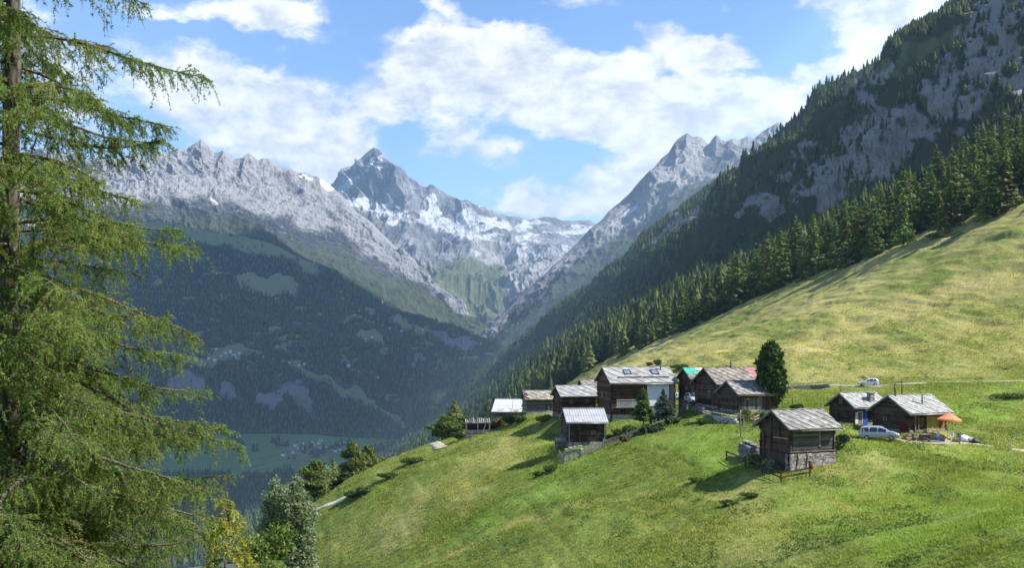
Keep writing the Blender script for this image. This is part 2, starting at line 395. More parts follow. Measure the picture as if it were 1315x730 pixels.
# ---- wooded valley side on the left, with its terrace of villages
C_rows = [
 [(-160,580,4250),(200,566,4300),(300,560,4300),(400,560,4330),(470,566,4350),(520,568,4400),(560,562,4500),(600,515,5000),(650,505,5000)],
 [(-160,535,4400),(150,542,4420),(230,532,4430),(290,528,4440),(365,532,4480),(420,540,4520),(480,552,4560),(540,530,4800),(590,495,5200),(650,488,5200)],
 [(-160,478,4540),(150,482,4540),(230,482,4550),(290,482,4570),(340,486,4620),(400,494,4680),(450,515,4760),(500,520,4900),(540,490,5150),(590,468,5500),(650,472,5500)],
 [(-160,440,4800),(150,450,4750),(260,458,4780),(330,458,4820),(400,462,4900),(450,472,5000),(500,470,5200),(540,450,5500),(590,455,5800),(650,462,5900)],
 [(-160,380,5100),(150,390,5150),(260,400,5200),(330,402,5300),(400,412,5400),(450,418,5500),(500,420,5700),(540,428,5900),(590,440,6200),(650,455,6200)],
 [(-160,270,5650),(100,288,5650),(200,285,5700),(240,292,5800),(284,299,5900),(330,307,6000),(360,318,6100),(400,337,6200),(430,350,6260),(458,367,6300),(490,386,6400),(518,404,6500),(550,416,6600),(586,430,6700),(600,441,6750),(625,454,6700),(650,460,6700)],
 [(-160,300,7000),(200,310,7000),(360,345,7300),(458,395,7500),(586,450,7700),(650,470,7700)],
]
def C_rough(G, v, px):
    X, Y, Z = G[..., 0], G[..., 1], G[..., 2]
    w = sstep(0, .6, v)*(.25+.75*(1-np.exp(-((v-5)/.35)**2)))
    return (ridged(X/800+Z/900, Y/800, o=5)-.5)*150*w+(ridged(X/260+Z/500, Y/300, o=4)-.5)*42*w+fbm(X/140, Y/140, Z/140, o=4)*16*w
C_CLIFF = [(240,494,24,22,10,1),(291,500,8,17,5,1),(372,500,22,12,10,.9),(350,512,20,13,-15,.95),(392,510,16,17,10,.95),(382,487,6,6,0,.8),(582,438,26,9,12,.95),(536,461,9,8,0,.9),(568,475,10,5,10,.7),(600,445,18,7,20,.6),(268,482,5,5,0,.7),(150,500,40,14,0,.8),(505,425,5,3,0,.6)]
C_GRASS = [(345,366,40,13,8,1.2),(322,360,22,7,0,.9),(256,330,14,6,0,.6),(300,453,40,10,3,.9),(260,462,50,8,0,.8),(370,455,30,5,12,.7),(395,478,28,6,26,1.1),(440,502,52,7.5,28,1.1),(490,530,40,6,28,1),(484,436,16,6,0,1),(470,432,14,5,0,.8),(530,418,36,5,14,.95),(460,415,30,5,10,.6),(455,472,30,4,35,.7),(475,480,14,3,40,.6),(505,512,16,5,20,.6),(150,455,90,9,0,.8),(275,315,30,4,10,.5),(330,432,5,3,0,.6)]
def C_mask(L, v):
    px, py = L.px, L.py; M = z4(px)
    gr = blobs(px, py, C_GRASS, 6, .05, 1); cl = blobs(px, py, C_CLIFF, 6, .06, 5)
    hi = sstep(24, 6, py-np.interp(px, [-160,200,284,360,458,518], [270,285,299,318,367,404])+10*fbm(px/18, py/14))*sstep(470, 360, px)
    sm = sstep(.34, .5, fbm(px/17+3, py/6.5, o=3))*.9*sstep(330, 345, py)*sstep(1.6, 2.4, v); gr = np.maximum(gr, sm)
    M[..., 2] = np.maximum(gr, hi*.85)*(1-cl)
    M[..., 1] = (1-np.maximum(gr, hi))*(1-cl)
    M[..., 3] = .5+.3*cl
    return M
m_C = land_mat('valley_side_ground', (.06,.058,.056), (.20,.19,.18), (.20,.235,.10), (.022,.034,.020), nscale=.008, bump_d=8, grass2=(.20,.20,.10))
LC = landform('wooded_valley_side', C_rows, 620, 330, -160, 650, C_rough, C_mask, m_C)

# ---- valley floor
V_rows = [
 [(-160,760,2100),(200,735,2200),(300,720,2200),(400,700,2200),(480,690,2300),(560,690,2500)],
 [(-160,640,3100),(200,640,3100),(300,635,3100),(400,635,3050),(480,640,3100),(560,640,3100)],
 [(-160,577,4270),(200,563,4330),(300,557,4340),(400,557,4370),(470,563,4390),(520,565,4440),(560,559,4540)],
]
def V_mask(L, v):
    px, py = L.px, L.py; M = z4(px)
    M[..., 1] = blobs(px, py, [(372,590,9,5,0,1),(412,583,10,5,0,1),(396,577,6,3,0,1),(350,574,7,3,0,.9),(427,577,7,3,0,.9),(384,572,5,2.5,0,.8),(445,576,8,4,0,.9),(330,580,8,4,0,.8),(360,569,10,2,0,.9),(365,620,20,16,0,.8),(430,622,60,14,0,1),(470,598,30,14,0,1),(350,650,60,16,0,1),(305,568,12,8,0,.8),(500,580,30,12,0,.9)], 6, .06)
    M[..., 1] = np.maximum(M[..., 1], sstep(602, 622, py+10*fbm(px/20, py/14, o=3)))
    M[..., 2] = 1; M[..., 3] = .5
    return M
m_V = land_mat('valley_fields', (.2,.2,.18), (.3,.3,.27), (.085,.165,.040), (.022,.034,.02), nscale=.006, bump_d=2, grass2=(.16,.20,.07))
LV = landform('valley_floor', V_rows, 240, 160, -160, 560, lambda G, v, px: fbm(G[..., 0]/200, G[..., 1]/200, o=3)*4, V_mask, m_V)

# ---- the long wooded slope on the right
E_rows = [
 [(1900,60,240),(1500,225,330),(1315,300,350),(1150,358,385),(1000,408,455),(870,462,530),(740,520,640),(690,545,780),(640,572,1000),(590,596,1350),(520,625,1800),(470,640,2300)],
 [(1900,0,330),(1500,178,360),(1315,268,384),(1150,328,425),(1000,378,505),(870,433,585),(740,490,705),(690,515,860),(640,545,1100),(590,576,1500),(520,606,2000),(470,626,2600)],
 [(1900,-80,500),(1600,75,520),(1315,205,550),(1150,288,600),(1000,348,750),(880,405,950),(760,456,1300),(690,495,1650),(640,520,2100),(590,542,2800),(540,570,3300),(470,610,3600)],
 [(1900,-260,850),(1700,-90,850),(1315,135,880),(1200,206,940),(1100,256,1040),(1000,305,1280),(900,346,1680),(850,366,1980),(760,405,2700),(690,450,3300),(650,480,3700),(600,512,4100),(540,558,4300),(470,602,4400)],
 [(1900,-400,940),(1750,-220,930),(1315,2,1010),(1200,88,1110),(1100,158,1240),(1000,216,1520),(900,288,1910),(850,315,2260),(760,384,2950),(690,430,3500),(650,464,3950),(600,497,4400),(540,552,4500),(470,600,4600)],
 [(1900,-460,1450),(1400,-108,1500),(1250,8,1600),(1190,48,1750),(1150,68,1850),(1100,102,2000),(1060,124,2150),(1040,152,2250),(1010,181,2400),(1000,198,2450),(960,213,2650),(920,237,2850),(880,266,3100),(850,293,3300),(820,325,3500),(790,351,3700),(740,391,4000),(700,421,4300),(660,446,4600),(640,464,4800),(620,476,4900),(590,496,5000),(540,550,4950),(470,600,4900)],
 [(1900,-420,2000),(1400,-60,2100),(1250,40,2200),(1100,135,2600),(1000,215,3100),(850,312,4000),(740,405,4800),(640,480,5500),(540,560,5500),(470,610,5500)],
]
def E_rough(G, v, px):
    X, Y, Z = G[..., 0], G[..., 1], G[..., 2]
    w = sstep(1.0, 1.9, v)*(.2+.8*(1-np.exp(-((v-5)/.3)**2)))
    cl = sstep(2.6, 3.1, v)*sstep(4.5, 4.0, v)
    return (ridged(X/420, Y/420, Z/420, o=5)-.5)*70*w*sstep(500, 1500, Y)+fbm(X/60, Y/60, Z/60, o=4)*9*w+cl*(ridged(X/90+Y/160, Y/160, Z/120, o=5)-.5)*62+cl*(ridged(X/26, Y/30, Z/22, o=3)-.5)*9
E_CLIFF = [(1150,190,90,34,-32,1),(1080,225,70,26,-32,1),(1230,130,80,46,-34,1),(1000,262,44,14,-34,.9),(960,268,40,12,-34,.7),(1290,40,70,52,-38,1),(1240,95,60,42,-30,1),(1180,140,55,34,-30,1),(1120,175,50,34,-30,1),(1060,205,40,26,-35,1),(1020,205,24,22,-40,.9),(880,285,34,16,-38,.95),(850,305,20,14,-38,.7),(1130,92,40,9,-35,.8),(1105,130,26,12,-30,.8),(1035,180,24,10,-35,.8),(1315,70,60,60,0,1)]
def E_mask(L, v):
    px, py = L.px, L.py; M = z4(px)
    cl = blobs(px, py, E_CLIFF, 14, .03, 2)*sstep(1.9, 2.3, v)
    n = fbm(px/16, py/13, o=4)
    n2 = ridged(L.G[..., 0]/46, L.G[..., 1]/70, L.G[..., 2]/46, o=5)-.5
    cl = np.clip(cl*(.92+1.15*n+1.1*n2), 0, 1)
    gr = blobs(px, py, [(1265,22,60,18,-38,1),(1215,52,70,16,-38,1),(1300,0,60,30,-30,1),(1150,84,60,12,-36,.9),(1240,75,20,8,-20,.9),(1090,120,40,8,-36,.6)], 10, .04, 8)*(1-cl)
    fr = 1-sstep(1.12, 1.5, v); M[..., 1] = (1-cl)*(1-gr*.8)*(1-fr); M[..., 2] = np.maximum(gr, fr); M[..., 3] = .5+.25*cl
    return M
m_E = land_mat('wooded_slope_ground', (.045,.045,.048), (.225,.215,.21), (.10,.125,.045), (.034,.050,.022), nscale=.02, bump_d=4)
LE = landform('wooded_slope', E_rows, 900, 420, 470, 1900, E_rough, E_mask, m_E)
# ------------------------------------------------------------------ the meadow: control points in space, thin-plate surface through them
MC = [ # picture point + distance
 (613,561,208),(555,569,210),(490,596,205),(440,622,198),(400,656,190),(420,730,151),(520,730,132),(640,730,116),(750,730,104),(860,730,93.5),(980,730,84),(1100,730,76),(1315,730,66),
 (750,580,158),(690,600,152),(628,636,147),(560,640,158),(500,670,160),(980,607,116),(1040,612,112),(890,647,113),(800,690,108),(1130,568,131),(1200,571,134),(1315,582,127),(1315,640,97),(1200,640,100),(1100,650,100),
 (990,536,150),(930,540,156),(880,537,163),(800,548,178),(735,545,186),(690,535,198),(655,538,212),(850,570,140),(820,600,136),(770,640,126),
 (1115,497,213),(1010,498,222),(1315,490,203),(1210,491,208),(1060,520,170),(1230,520,172),(1315,530,168),(1000,515,185),
 (900,505,205),(880,478,262),(1000,440,300),(1150,400,310),(1315,380,290),(1000,470,245),(800,470,430),(1315,265,385),(1150,325,426),(1000,375,506),(870,430,586),(740,487,706),(830,452,560),(930,430,430),(1230,335,350),(1100,455,255),(1230,445,245),(1400,470,215),
 (760,492,300),(720,512,300),(690,520,330),
]
MX = [(0,0,-1.8),(-8,17,-6.2),(0,22,-7),(10,20,-6),(-9,36,-12.5),(5,42,-17),(20,45,-15.5),(-22,30,-15),(-25,60,-34),(0,65,-29),(18,60,-20),(40,55,-7),(50,20,4),(25,0,3),(-25,0,-9),
 (-45,110,-44),(-40,150,-40),(-62,200,-55),(-95,150,-90),(-75,310,-75),(-60,420,-70),(-20,520,-58),(10,800,-66),(-100,60,-80),(-160,250,-150),(-150,450,-140),(-90,700,-130),(-220,120,-200),(-260,600,-230),
 (70,30,8),(110,80,12),(130,150,2),(165,230,8)]
MX += [tuple(at(*p)-np.array((0,0,dz))) for p, dz in
  [((1500,178,360),2),((1400,222,372),2),((1600,75,520),6),((1315,205,550),6),((1150,288,600),6),((1000,348,750),6),((880,405,950),6)]]
_mc = np.array([at(*p) for p in MC]+[np.array(p, float) for p in MX])
def _tps(r2): return .5*r2*np.log(np.maximum(r2, 1e-9))
def _fit(P, lam=14.0):
    n = len(P); d = P[:, None, :2]-P[None, :, :2]
    s2 = 100.0**2
    K = _tps((d**2).sum(-1)/s2); K[np.arange(n), np.arange(n)] += lam*1e-4
    T = np.c_[np.ones(n), P[:, :2]/100]
    A = np.zeros((n+3, n+3)); A[:n, :n] = K; A[:n, n:] = T; A[n:, :n] = T.T
    return np.linalg.solve(A, np.r_[P[:, 2], 0, 0, 0])
_w = _fit(_mc)
def tz0(x, y):
    x = np.asarray(x, float); y = np.asarray(y, float); sh = x.shape; x = x.ravel(); y = y.ravel(); out = np.empty(len(x)); n = len(_mc)
    for i in range(0, len(x), 60000):
        a = x[i:i+60000, None]-_mc[None, :, 0]; b = y[i:i+60000, None]-_mc[None, :, 1]
        out[i:i+60000] = _tps((a*a+b*b)/1e4)@_w[:n]+_w[n]+_w[n+1]*x[i:i+60000]/100+_w[n+2]*y[i:i+60000]/100
    return out.reshape(sh)
_edge = np.array([at(*p)[:2] for p in [(690,515,860),(740,490,705),(870,433,585),(1000,378,505),(1150,328,425),(1315,268,384),(1500,178,360),(1900,0,330)]])
_edge = np.vstack([[_edge[0]+(_edge[0]-_edge[1])*1.5], _edge])
def beyond_edge(x, y):
    """distance past the line where the wood begins, uphill of it positive"""
    best = np.full(x.shape, 1e9); sg = np.ones(x.shape)
    for a, b in zip(_edge[:-1], _edge[1:]):
        d = b-a; t = np.clip(((x-a[0])*d[0]+(y-a[1])*d[1])/(d@d), 0, 1)
        ex = x-a[0]-t*d[0]; ey = y-a[1]-t*d[1]; r = np.hypot(ex, ey); k = r < best
        best = np.where(k, r, best); sg = np.where(k, np.sign(d[0]*(y-a[1])-d[1]*(x-a[0])), sg)
    return best*sg
PADS = []                     # levelled ground: (x, y, radius, z)
def tz(x, y):
    x = np.asarray(x, float); y = np.asarray(y, float)
    z = tz0(x, y)
    up = sstep(195, 260, y)
    far = sstep(30, 70, y)
    # hummocks, cattle terracettes running along the slope, fine unevenness
    z = z+far*(fbm(x/16, y/22, o=3)*(.5+1.3*up)+fbm(x/4.4+.3*y/4.4, y/9, o=4)*(.30+.62*up))
    z = z+far*(.12+.30*up)*np.abs(vnoise((x*.45+z*.9)/1.7+y*.02, y/22))*1.2
    z = z-sstep(22, 75, beyond_edge(x, y))*30
    for (px_, py_, r, zz) in PADS:
        d = np.hypot(x-px_, y-py_); k = sstep(r*1.7, r*.8, d); z = z+(zz-z)*k
    return z
def hit(px, py, y0=40, y1=720):
    Y = np.exp(np.linspace(math.log(y0), math.log(y1), 1500)); X = (px-CX)/F*Y; Z = (HY-py)/F*Y
    g = tz(X, Y); k = np.nonzero(Z <= g)[0]
    i = k[0] if len(k) else len(Y)-1
    return np.array((X[i], Y[i], g[i]))
def ground(x, y): return float(tz(np.array([x]), np.array([y]))[0])
# ------------------------------------------------------------------ the hamlet
def wood(name, dark, light, streak=1.0, rough=.85, grey=None):
    m, nt, b = material(name); P = nt.objco()
    n = nt.noise(nt.mapping(P, (.5, .5, 9)), 2.2, 6, .65); n2 = nt.noise(P, 1.1, 4, .6); n3 = nt.noise(nt.mapping(P, (1.5, 1.5, 30)), 3, 3, .6)
    f = nt.math('ADD', nt.math('MULTIPLY', n, .45), nt.math('ADD', nt.math('MULTIPLY', nt.attr('tint'), .30), nt.math('MULTIPLY', n2, .30)))
    c = nt.mix(nt.mrange(f, .33, .75), dark, light)
    if grey: c = nt.mix(nt.mrange(nt.math('ADD', n2, nt.math('MULTIPLY', n, .5)), .72, .95), c, grey)
    finish(nt, b, c, rough, nt.bump(nt.math('ADD', n3, n), .5, .02), spec=.15); return m
def slate(name, dark, mid, light, lichen=None):
    m, nt, b = material(name); P = nt.objco(); t = nt.attr('tint')
    n = nt.noise(P, 1.3, 5, .6); n2 = nt.noise(P, 9, 4, .65)
    f = nt.math('ADD', nt.math('MULTIPLY', t, .55), nt.math('ADD', nt.math('MULTIPLY', n, .3), nt.math('MULTIPLY', n2, .2)))
    c = nt.ramp(f, [(.22, dark), (.52, mid), (.85, light)])
    if lichen: c = nt.mix(nt.mrange(nt.math('ADD', n, nt.math('MULTIPLY', n2, .4)), .76, .9), c, lichen)
    finish(nt, b, c, .75, nt.bump(n2, .4, .02), spec=.3); return m
def stone(name, dark, light, sc=3.2):
    m, nt, b = material(name); P = nt.objco()
    v = nt.voronoi(nt.mapping(P, (1, 1, 1.5)), sc, 'F1', 'Color'); e = nt.voronoi(nt.mapping(P, (1, 1, 1.5)), sc, 'DISTANCE_TO_EDGE'); n = nt.noise(P, 14, 4, .6)
    sp_ = nt.new('ShaderNodeSeparateColor'); nt.l.new(v, sp_.inputs[0])
    f = nt.math('ADD', nt.math('MULTIPLY', sp_.outputs[0], .6), nt.math('MULTIPLY', n, .5))
    c = nt.mix(nt.mrange(f, .2, .85), dark, light); c = nt.mix(nt.mrange(e, .06, .0), c, tuple(x*.45 for x in dark))
    finish(nt, b, c, .9, nt.bump(nt.math('ADD', nt.mrange(e, 0, .12), nt.math('MULTIPLY', n, .4)), .9, .06), spec=.15); return m
W_dark = wood('old_larch_logs', (.020, .013, .010), (.105, .062, .038), grey=(.085, .072, .060))
W_brown = wood('brown_larch_logs', (.030, .016, .010), (.14, .072, .038))
W_grey = wood('grey_weathered_boards', (.07, .065, .06), (.27, .255, .235))
W_slategrey = wood('dark_grey_boards', (.05, .047, .045), (.19, .18, .168))
W_tan = wood('pale_timber', (.16, .11, .06), (.40, .30, .19))
R_light = slate('pale_slates', (.16, .16, .158), (.265, .262, .255), (.37, .365, .35))
R_white = slate('bleached_slates', (.19, .186, .18), (.305, .30, .288), (.405, .398, .38))
R_old = slate('old_brown_slates', (.085, .075, .065), (.20, .18, .155), (.34, .31, .27), (.20, .15, .07))
R_grey = slate('grey_slates', (.10, .10, .10), (.215, .21, .20), (.36, .35, .33), (.22, .18, .09))
R_metal = simple('galvanised_sheet', (.40, .41, .43), (.31, .32, .34), 1.2, .45, .1, .25, (1, .3, 1), .5)
M_rust = simple('rusty_sheet', (.36, .27, .22), (.45, .40, .37), 2, .6)
ST = stone('rubble_stone', (.13, .12, .11), (.38, .36, .33)); ST_l = stone('limewashed_stone', (.30, .29, .275), (.52, .51, .49), 2.6)
M_plast = simple('white_plaster', (.78, .78, .77), (.66, .66, .66), 1.5, .9, .15)
M_glass = simple('window_glass', (.03, .035, .04), (.015, .018, .02), 1, .08, spec=.6)
M_black = simple('interior_shade_black', (.012, .011, .010), None, 1, .95)
M_iron = simple('dark_iron', (.025, .024, .025), (.05, .045, .04), 8, .55, spec=.4)
M_whitep = simple('white_paint', (.78, .78, .76), (.62, .62, .6), 3, .6)
M_blue = simple('blue_paint', (.03, .11, .42), (.02, .08, .32), 2, .55)
M_green = simple('green_sheet', (.02, .42, .29), (.015, .33, .23), 2, .5)
M_redr = simple('faded_red_sheet', (.40, .13, .15), (.33, .11, .12), 2, .6)
M_brick = simple('brick_render', (.36, .21, .15), (.28, .17, .13), 2, .9)
M_conc = simple('grey_concrete', (.34, .33, .31), (.22, .215, .2), 3, .9, .2)
M_gut = simple('zinc_gutter', (.42, .43, .44), (.3, .31, .32), 4, .45, metal=.4)

def tiles_slope(mb, x0, x1, T, to_world, size=.5, ang=45, lift=.035, jit=.03, miss=.0, stripe=0, rng=random):
    """slates laid on the diagonal over a slope; local slope coords (x along ridge, t from eave up)"""
    c, s = math.cos(R(ang)), math.sin(R(ang)); n = int((x1-x0+T)/size)+4
    for i in range(-n, n):
        for j in range(-n, n):
            if rng.random() < miss: continue
            cx, ct = (i*c-j*s)*size+(x0+x1)/2, (i*s+j*c)*size+T/2
            if cx < x0-size*.6 or cx > x1+size*.6 or ct < -size*.6 or ct > T+size*.6: continue
            q = []; h = size*.52*(1+rng.uniform(-.04, .1)); r_ = R(ang)+rng.uniform(-jit, jit)*3
            for k in range(4):
                a = r_+math.pi/4+k*math.pi/2; q.append((cx+math.cos(a)*h*1.414, ct+math.sin(a)*h*1.414))
            q = [(min(max(x, x0), x1), min(max(t, -.06), T)) for x, t in q]
            if (max(p[0] for p in q)-min(p[0] for p in q)) < .08 or (max(p[1] for p in q)-min(p[1] for p in q)) < .08: continue
            z0 = rng.uniform(0, jit)+(lift*.9 if stripe and (i % stripe == 0) else 0)
            top = [to_world(x, t, .02+z0+lift*(1-(t-ct)/size)) for x, t in q]; bot = [to_world(x, t, -.02) for x, t in q]
            tn = rng.random()*.85+(.08 if stripe and (i % stripe == 0) else 0)
            if stripe and i % stripe == 1: tn *= .72
            mb._add(top+bot, [(0, 1, 2, 3), (0, 4, 5, 1), (1, 5, 6, 2), (2, 6, 7, 3), (3, 7, 4, 0)], tn)
def house(name, label, cat, rpx, rpy, Y, th, L, W, pitch, wh, wallm, roofm, ox=.5, oy=.55, roof='slate', base=1.0, basem=None, size=.5, group=None, stripe=0, course=.24, ang=45, depth=2.5, basepad=.04, ridge_m=None, jit=.03, zlog=0.0, base_front=False):
    th = R(th); tp = math.tan(R(pitch)); Hr = wh+W/2*tp; seed = hash(name+str(rpx)) if False else int(rpx*7+rpy); rng = random.Random(seed)
    P = at(rpx, rpy, Y); xl = -(L/2+ox)
    c, s = math.cos(th), math.sin(th)
    org = P-np.array((c*xl, s*xl, Hr+.16))
    t = thing(name, label, cat, org, th, group)
    t['dims'] = (L, W, wh, Hr)
    # logs
    mb = MB(); z = zlog
    mb.prism([(-W/2+.10, -depth), (W/2-.10, -depth), (W/2-.10, wh), (0, Hr-.12), (-W/2+.10, wh)], 'x', -L/2+.10, L/2-.10, .1)
    while z < Hr-.25:
        hh = course*rng.uniform(.88, 1.12); zz = z+hh/2; k = rng.uniform(-.02, .02)
        if z+hh <= wh+.02:
            for sy in (-1, 1):
                e = .2 if rng.random() < .6 else .05
                mb.box((rng.uniform(-.03, .03), sy*(W/2-.03+k), zz), (L+2*e, .15, hh*.93), None, rng.random())
        hw = W/2 if z+hh <= wh else (Hr-z-hh*.7)/tp
        if hw > .2:
            for sx in (-1, 1):
                e = .18 if z+hh <= wh and rng.random() < .6 else (.05 if z+hh <= wh else -.02)
                mb.box((sx*(L/2-.035+rng.uniform(-.02, .02)), 0, zz), (.15, 2*hw+2*e, hh*.93), None, rng.random())
        z += hh
    mb.build('wall', wallm, t)
    # stone footing
    if base:
        mb = MB(); zb = base if base > 0 else 0
        if base_front: mb.box((0, -W/2+.25, (zb-depth)/2-.02), (L+.26, .9, zb+depth), None, .5)
        else: mb.box((0, 0, (zb-depth)/2-.02), (L+.26, W+.26, zb+depth), None, .5)
        o_ = mb.build('stone_base', basem or ST, t, bevel=.05)
    # roof slabs with slates
    T = (W/2+oy)/math.cos(R(pitch)); x0, x1 = -(L/2+ox), L/2+ox; cp, sp_ = math.cos(R(pitch)), math.sin(R(pitch))
    mb = MB(); zr = Hr+.10
    for sg in (-1, 1):
        def tw(x, q, n, sg=sg):      # q from eave up to ridge
            d = T-q; return (x+0, sg*(d*cp+n*sp_), zr-d*sp_+n*cp)
        b8 = [tw(x0, -.02, -.10), tw(x1, -.02, -.10), tw(x1, T, -.10), tw(x0, T, -.10), tw(x0, -.02, .015), tw(x1, -.02, .015), tw(x1, T, .015), tw(x0, T, .015)]
        mb._add(b8, [(0, 1, 2, 3), (4, 7, 6, 5), (0, 4, 5, 1), (1, 5, 6, 2), (2, 6, 7, 3), (3, 7, 4, 0)], .3)
        if roof == 'slate': tiles_slope(mb, x0-.03, x1+.03, T, tw, size, ang if sg < 0 else 180-ang, jit=jit, stripe=stripe, rng=rng)
        else:
            n = int((x1-x0)/.19); pr = []
            for i in range(n+1): pr.append((x0+(x1-x0)*i/n, .045 if i % 2 else .02))
            for (xa, na), (xb, nb) in zip(pr[:-1], pr[1:]):
                for qa, qb, up in ((-.05, T*.5, 0), (T*.48, T, .03)):
                    mb._add([tw(xa, qa, na+up), tw(xb, qa, nb+up), tw(xb, qb, nb+up), tw(xa, qb, na+up)], [(0, 1, 2, 3)], rng.random()*.2+(.3 if up else .6))
    ro = mb.build('roof', roofm, t)
    # ridge capping, verge boards, eave pole
    mb = MB(); n = int((x1-x0)/.55)
    for i in range(n):
        xa = x0+(x1-x0)*(i+.5)/n; mb.box((xa, 0, zr+.07+rng.uniform(0, .03)), ((x1-x0)/n*1.06, .34, .07), Matrix.Rotation(rng.uniform(-.05, .05), 3, 'Y'), rng.random())
    mb.build('ridge_cap', ridge_m or roofm, ro)
    mb = MB()
    for x in (x0+.06, x1-.06):
        for sg in (-1, 1):
            a = (x, sg*.02, zr-.13); bb = (x, sg*(T*cp-.02), zr-.13-T*sp_); mb.bar(a, bb, .06, .17, rng.random())
    for yy, zz in ((0, zr-.2), (-W/2+.05, wh+.0), (W/2-.05, wh+.0), (-W/4, wh+W/4*tp-.06), (W/4, wh+W/4*tp-.06)):
        mb.box((0, yy, zz-.02), (L+2*ox-.1, .17, .18), None, rng.random())
    mb.build('roof_timber', wallm, t)
    H = Land(); H.t = t; H.L, H.W, H.wh, H.Hr, H.zr, H.T, H.cp, H.sp = L, W, wh, Hr, zr, T, cp, sp_; H.x0, H.x1 = x0, x1; H.roof = ro; H.th = th; H.org = org; H.tp = tp
    H.tw = lambda x, q, n: (x, -((T-q)*cp+n*sp_), zr-(T-q)*sp_+n*cp)
    H.world = lambda x, y, z: (org[0]+c*x-s*y, org[1]+s*x+c*y, org[2]+z)
    return H
def window(H, side, u, z, w=.7, h=.8, frame=None, shutters=None):
    """side 'f' front (u=x) or 'g' left gable (u=y)"""
    f = MB(); p = MB(); frame = frame or W_tan
    if side == 'f':
        y = -H.W/2-.06
        for dx_, ww, zz, hh in ((-w/2, .09, 0, h+.09), (w/2, .09, 0, h+.09), (0, .06, 0, h)): f.box((u+dx_, y, z+zz), (ww, .10, hh))
        for dz_ in (-h/2, h/2): f.box((u, y-.005, z+dz_), (w+.14, .11, .09))
        p.box((u, y+.02, z), (w-.04, .03, h-.04))
        if shutters:
            for k in (-1, 1): f.box((u+k*(w/2+.2), y-.01, z), (.34, .05, h))
    else:
        x = -H.L/2-.06
        for dy_, ww, hh in ((-w/2, .09, h+.09), (w/2, .09, h+.09), (0, .06, h)): f.box((x, u+dy_, z), (.10, ww, hh))
        for dz_ in (-h/2, h/2): f.box((x-.005, u, z+dz_), (.11, w+.14, .09))
        p.box((x+.02, u, z), (.03, w-.04, h-.04))
    fo = f.build('window', frame, H.t); p.build('pane', M_glass, fo); return fo
def door(H, side, u, z0, w=.85, h=1.75, mat=None, frame=None, handle=True):
    d = MB(); f = MB(); k = MB()
    if side == 'f':
        y = -H.W/2-.06; n = 5
        for i in range(n): d.box((u-w/2+w*(i+.5)/n, y, z0+h/2), (w/n-.012, .07, h), None, random.random())
        for s_ in (-1, 1): f.box((u+s_*(w/2+.05), y-.01, z0+h/2), (.1, .11, h+.1))
        f.box((u, y-.012, z0+h+.05), (w+.22, .115, .11)); k.box((u+w*.38, y-.06, z0+h*.5), (.04, .06, .14))
    else:
        x = -H.L/2-.07; n = 5
        for i in range(n): d.box((x, u-w/2+w*(i+.5)/n, z0+h/2), (.07, w/n-.012, h), None, random.random())
        for s_ in (-1, 1): f.box((x-.01, u+s_*(w/2+.05), z0+h/2), (.11, .1, h+.1))
        f.box((x-.012, u, z0+h+.05), (.115, w+.22, .11)); k.box((x-.06, u+w*.38, z0+h*.5), (.06, .04, .14))
    o = d.build('door', mat or W_brown, H.t); f.build('door_frame', frame or W_dark, o)
    if handle: k.build('handle', M_iron, o)
    return o
def boards(H, name, x0, x1, z0, z1, mat, y=None, hor=False, prot=.05, n=None):
    """cladding on the front wall"""
    mb = MB(); y = -H.W/2-.05 if y is None else y
    if hor:
        n = n or max(2, int((z1-z0)/.22))
        for i in range(n): mb.box(((x0+x1)/2, y-random.uniform(0, .02), z0+(z1-z0)*(i+.5)/n), (x1-x0, prot, (z1-z0)/n-.012), None, random.random())
    else:
        n = n or max(2, int((x1-x0)/.22))
        for i in range(n): mb.box((x0+(x1-x0)*(i+.5)/n, y-random.uniform(0, .02), (z0+z1)/2), ((x1-x0)/n-.012, prot, z1-z0), None, random.random())
    return mb.build(name, mat, H.t)
def pipe(H, x, q, h, r=.09, name='stove_pipe', cap=True):
    b = H.tw(x, q, 0); mb = MB(); mb.tube([(b[0], b[1], b[2]-.1), (b[0], b[1], b[2]+h)], r, 10)
    if cap: mb.tube([(b[0], b[1], b[2]+h+.04), (b[0], b[1], b[2]+h+.10)], [r*1.7, r*.9], 10); mb.tube([(b[0], b[1], b[2]+h-.05), (b[0], b[1], b[2]+h+.06)], r*.5, 6)
    mb.tube([(b[0], b[1], b[2]-.05), (b[0], b[1], b[2]+.12)], [r*2.2, r*1.2], 10)
    return mb.build(name, M_iron, H.roof, True)
def gutter(H, x0=None, x1=None, mat=None, drop=.12):
    mb = MB(); a = H.tw(x0 if x0 is not None else H.x0, -.08, -drop); b = H.tw(x1 if x1 is not None else H.x1, -.08, -drop-.03); mb.tube([a, b], .06, 8)
    return mb.build('gutter', mat or M_gut, H.roof, True)

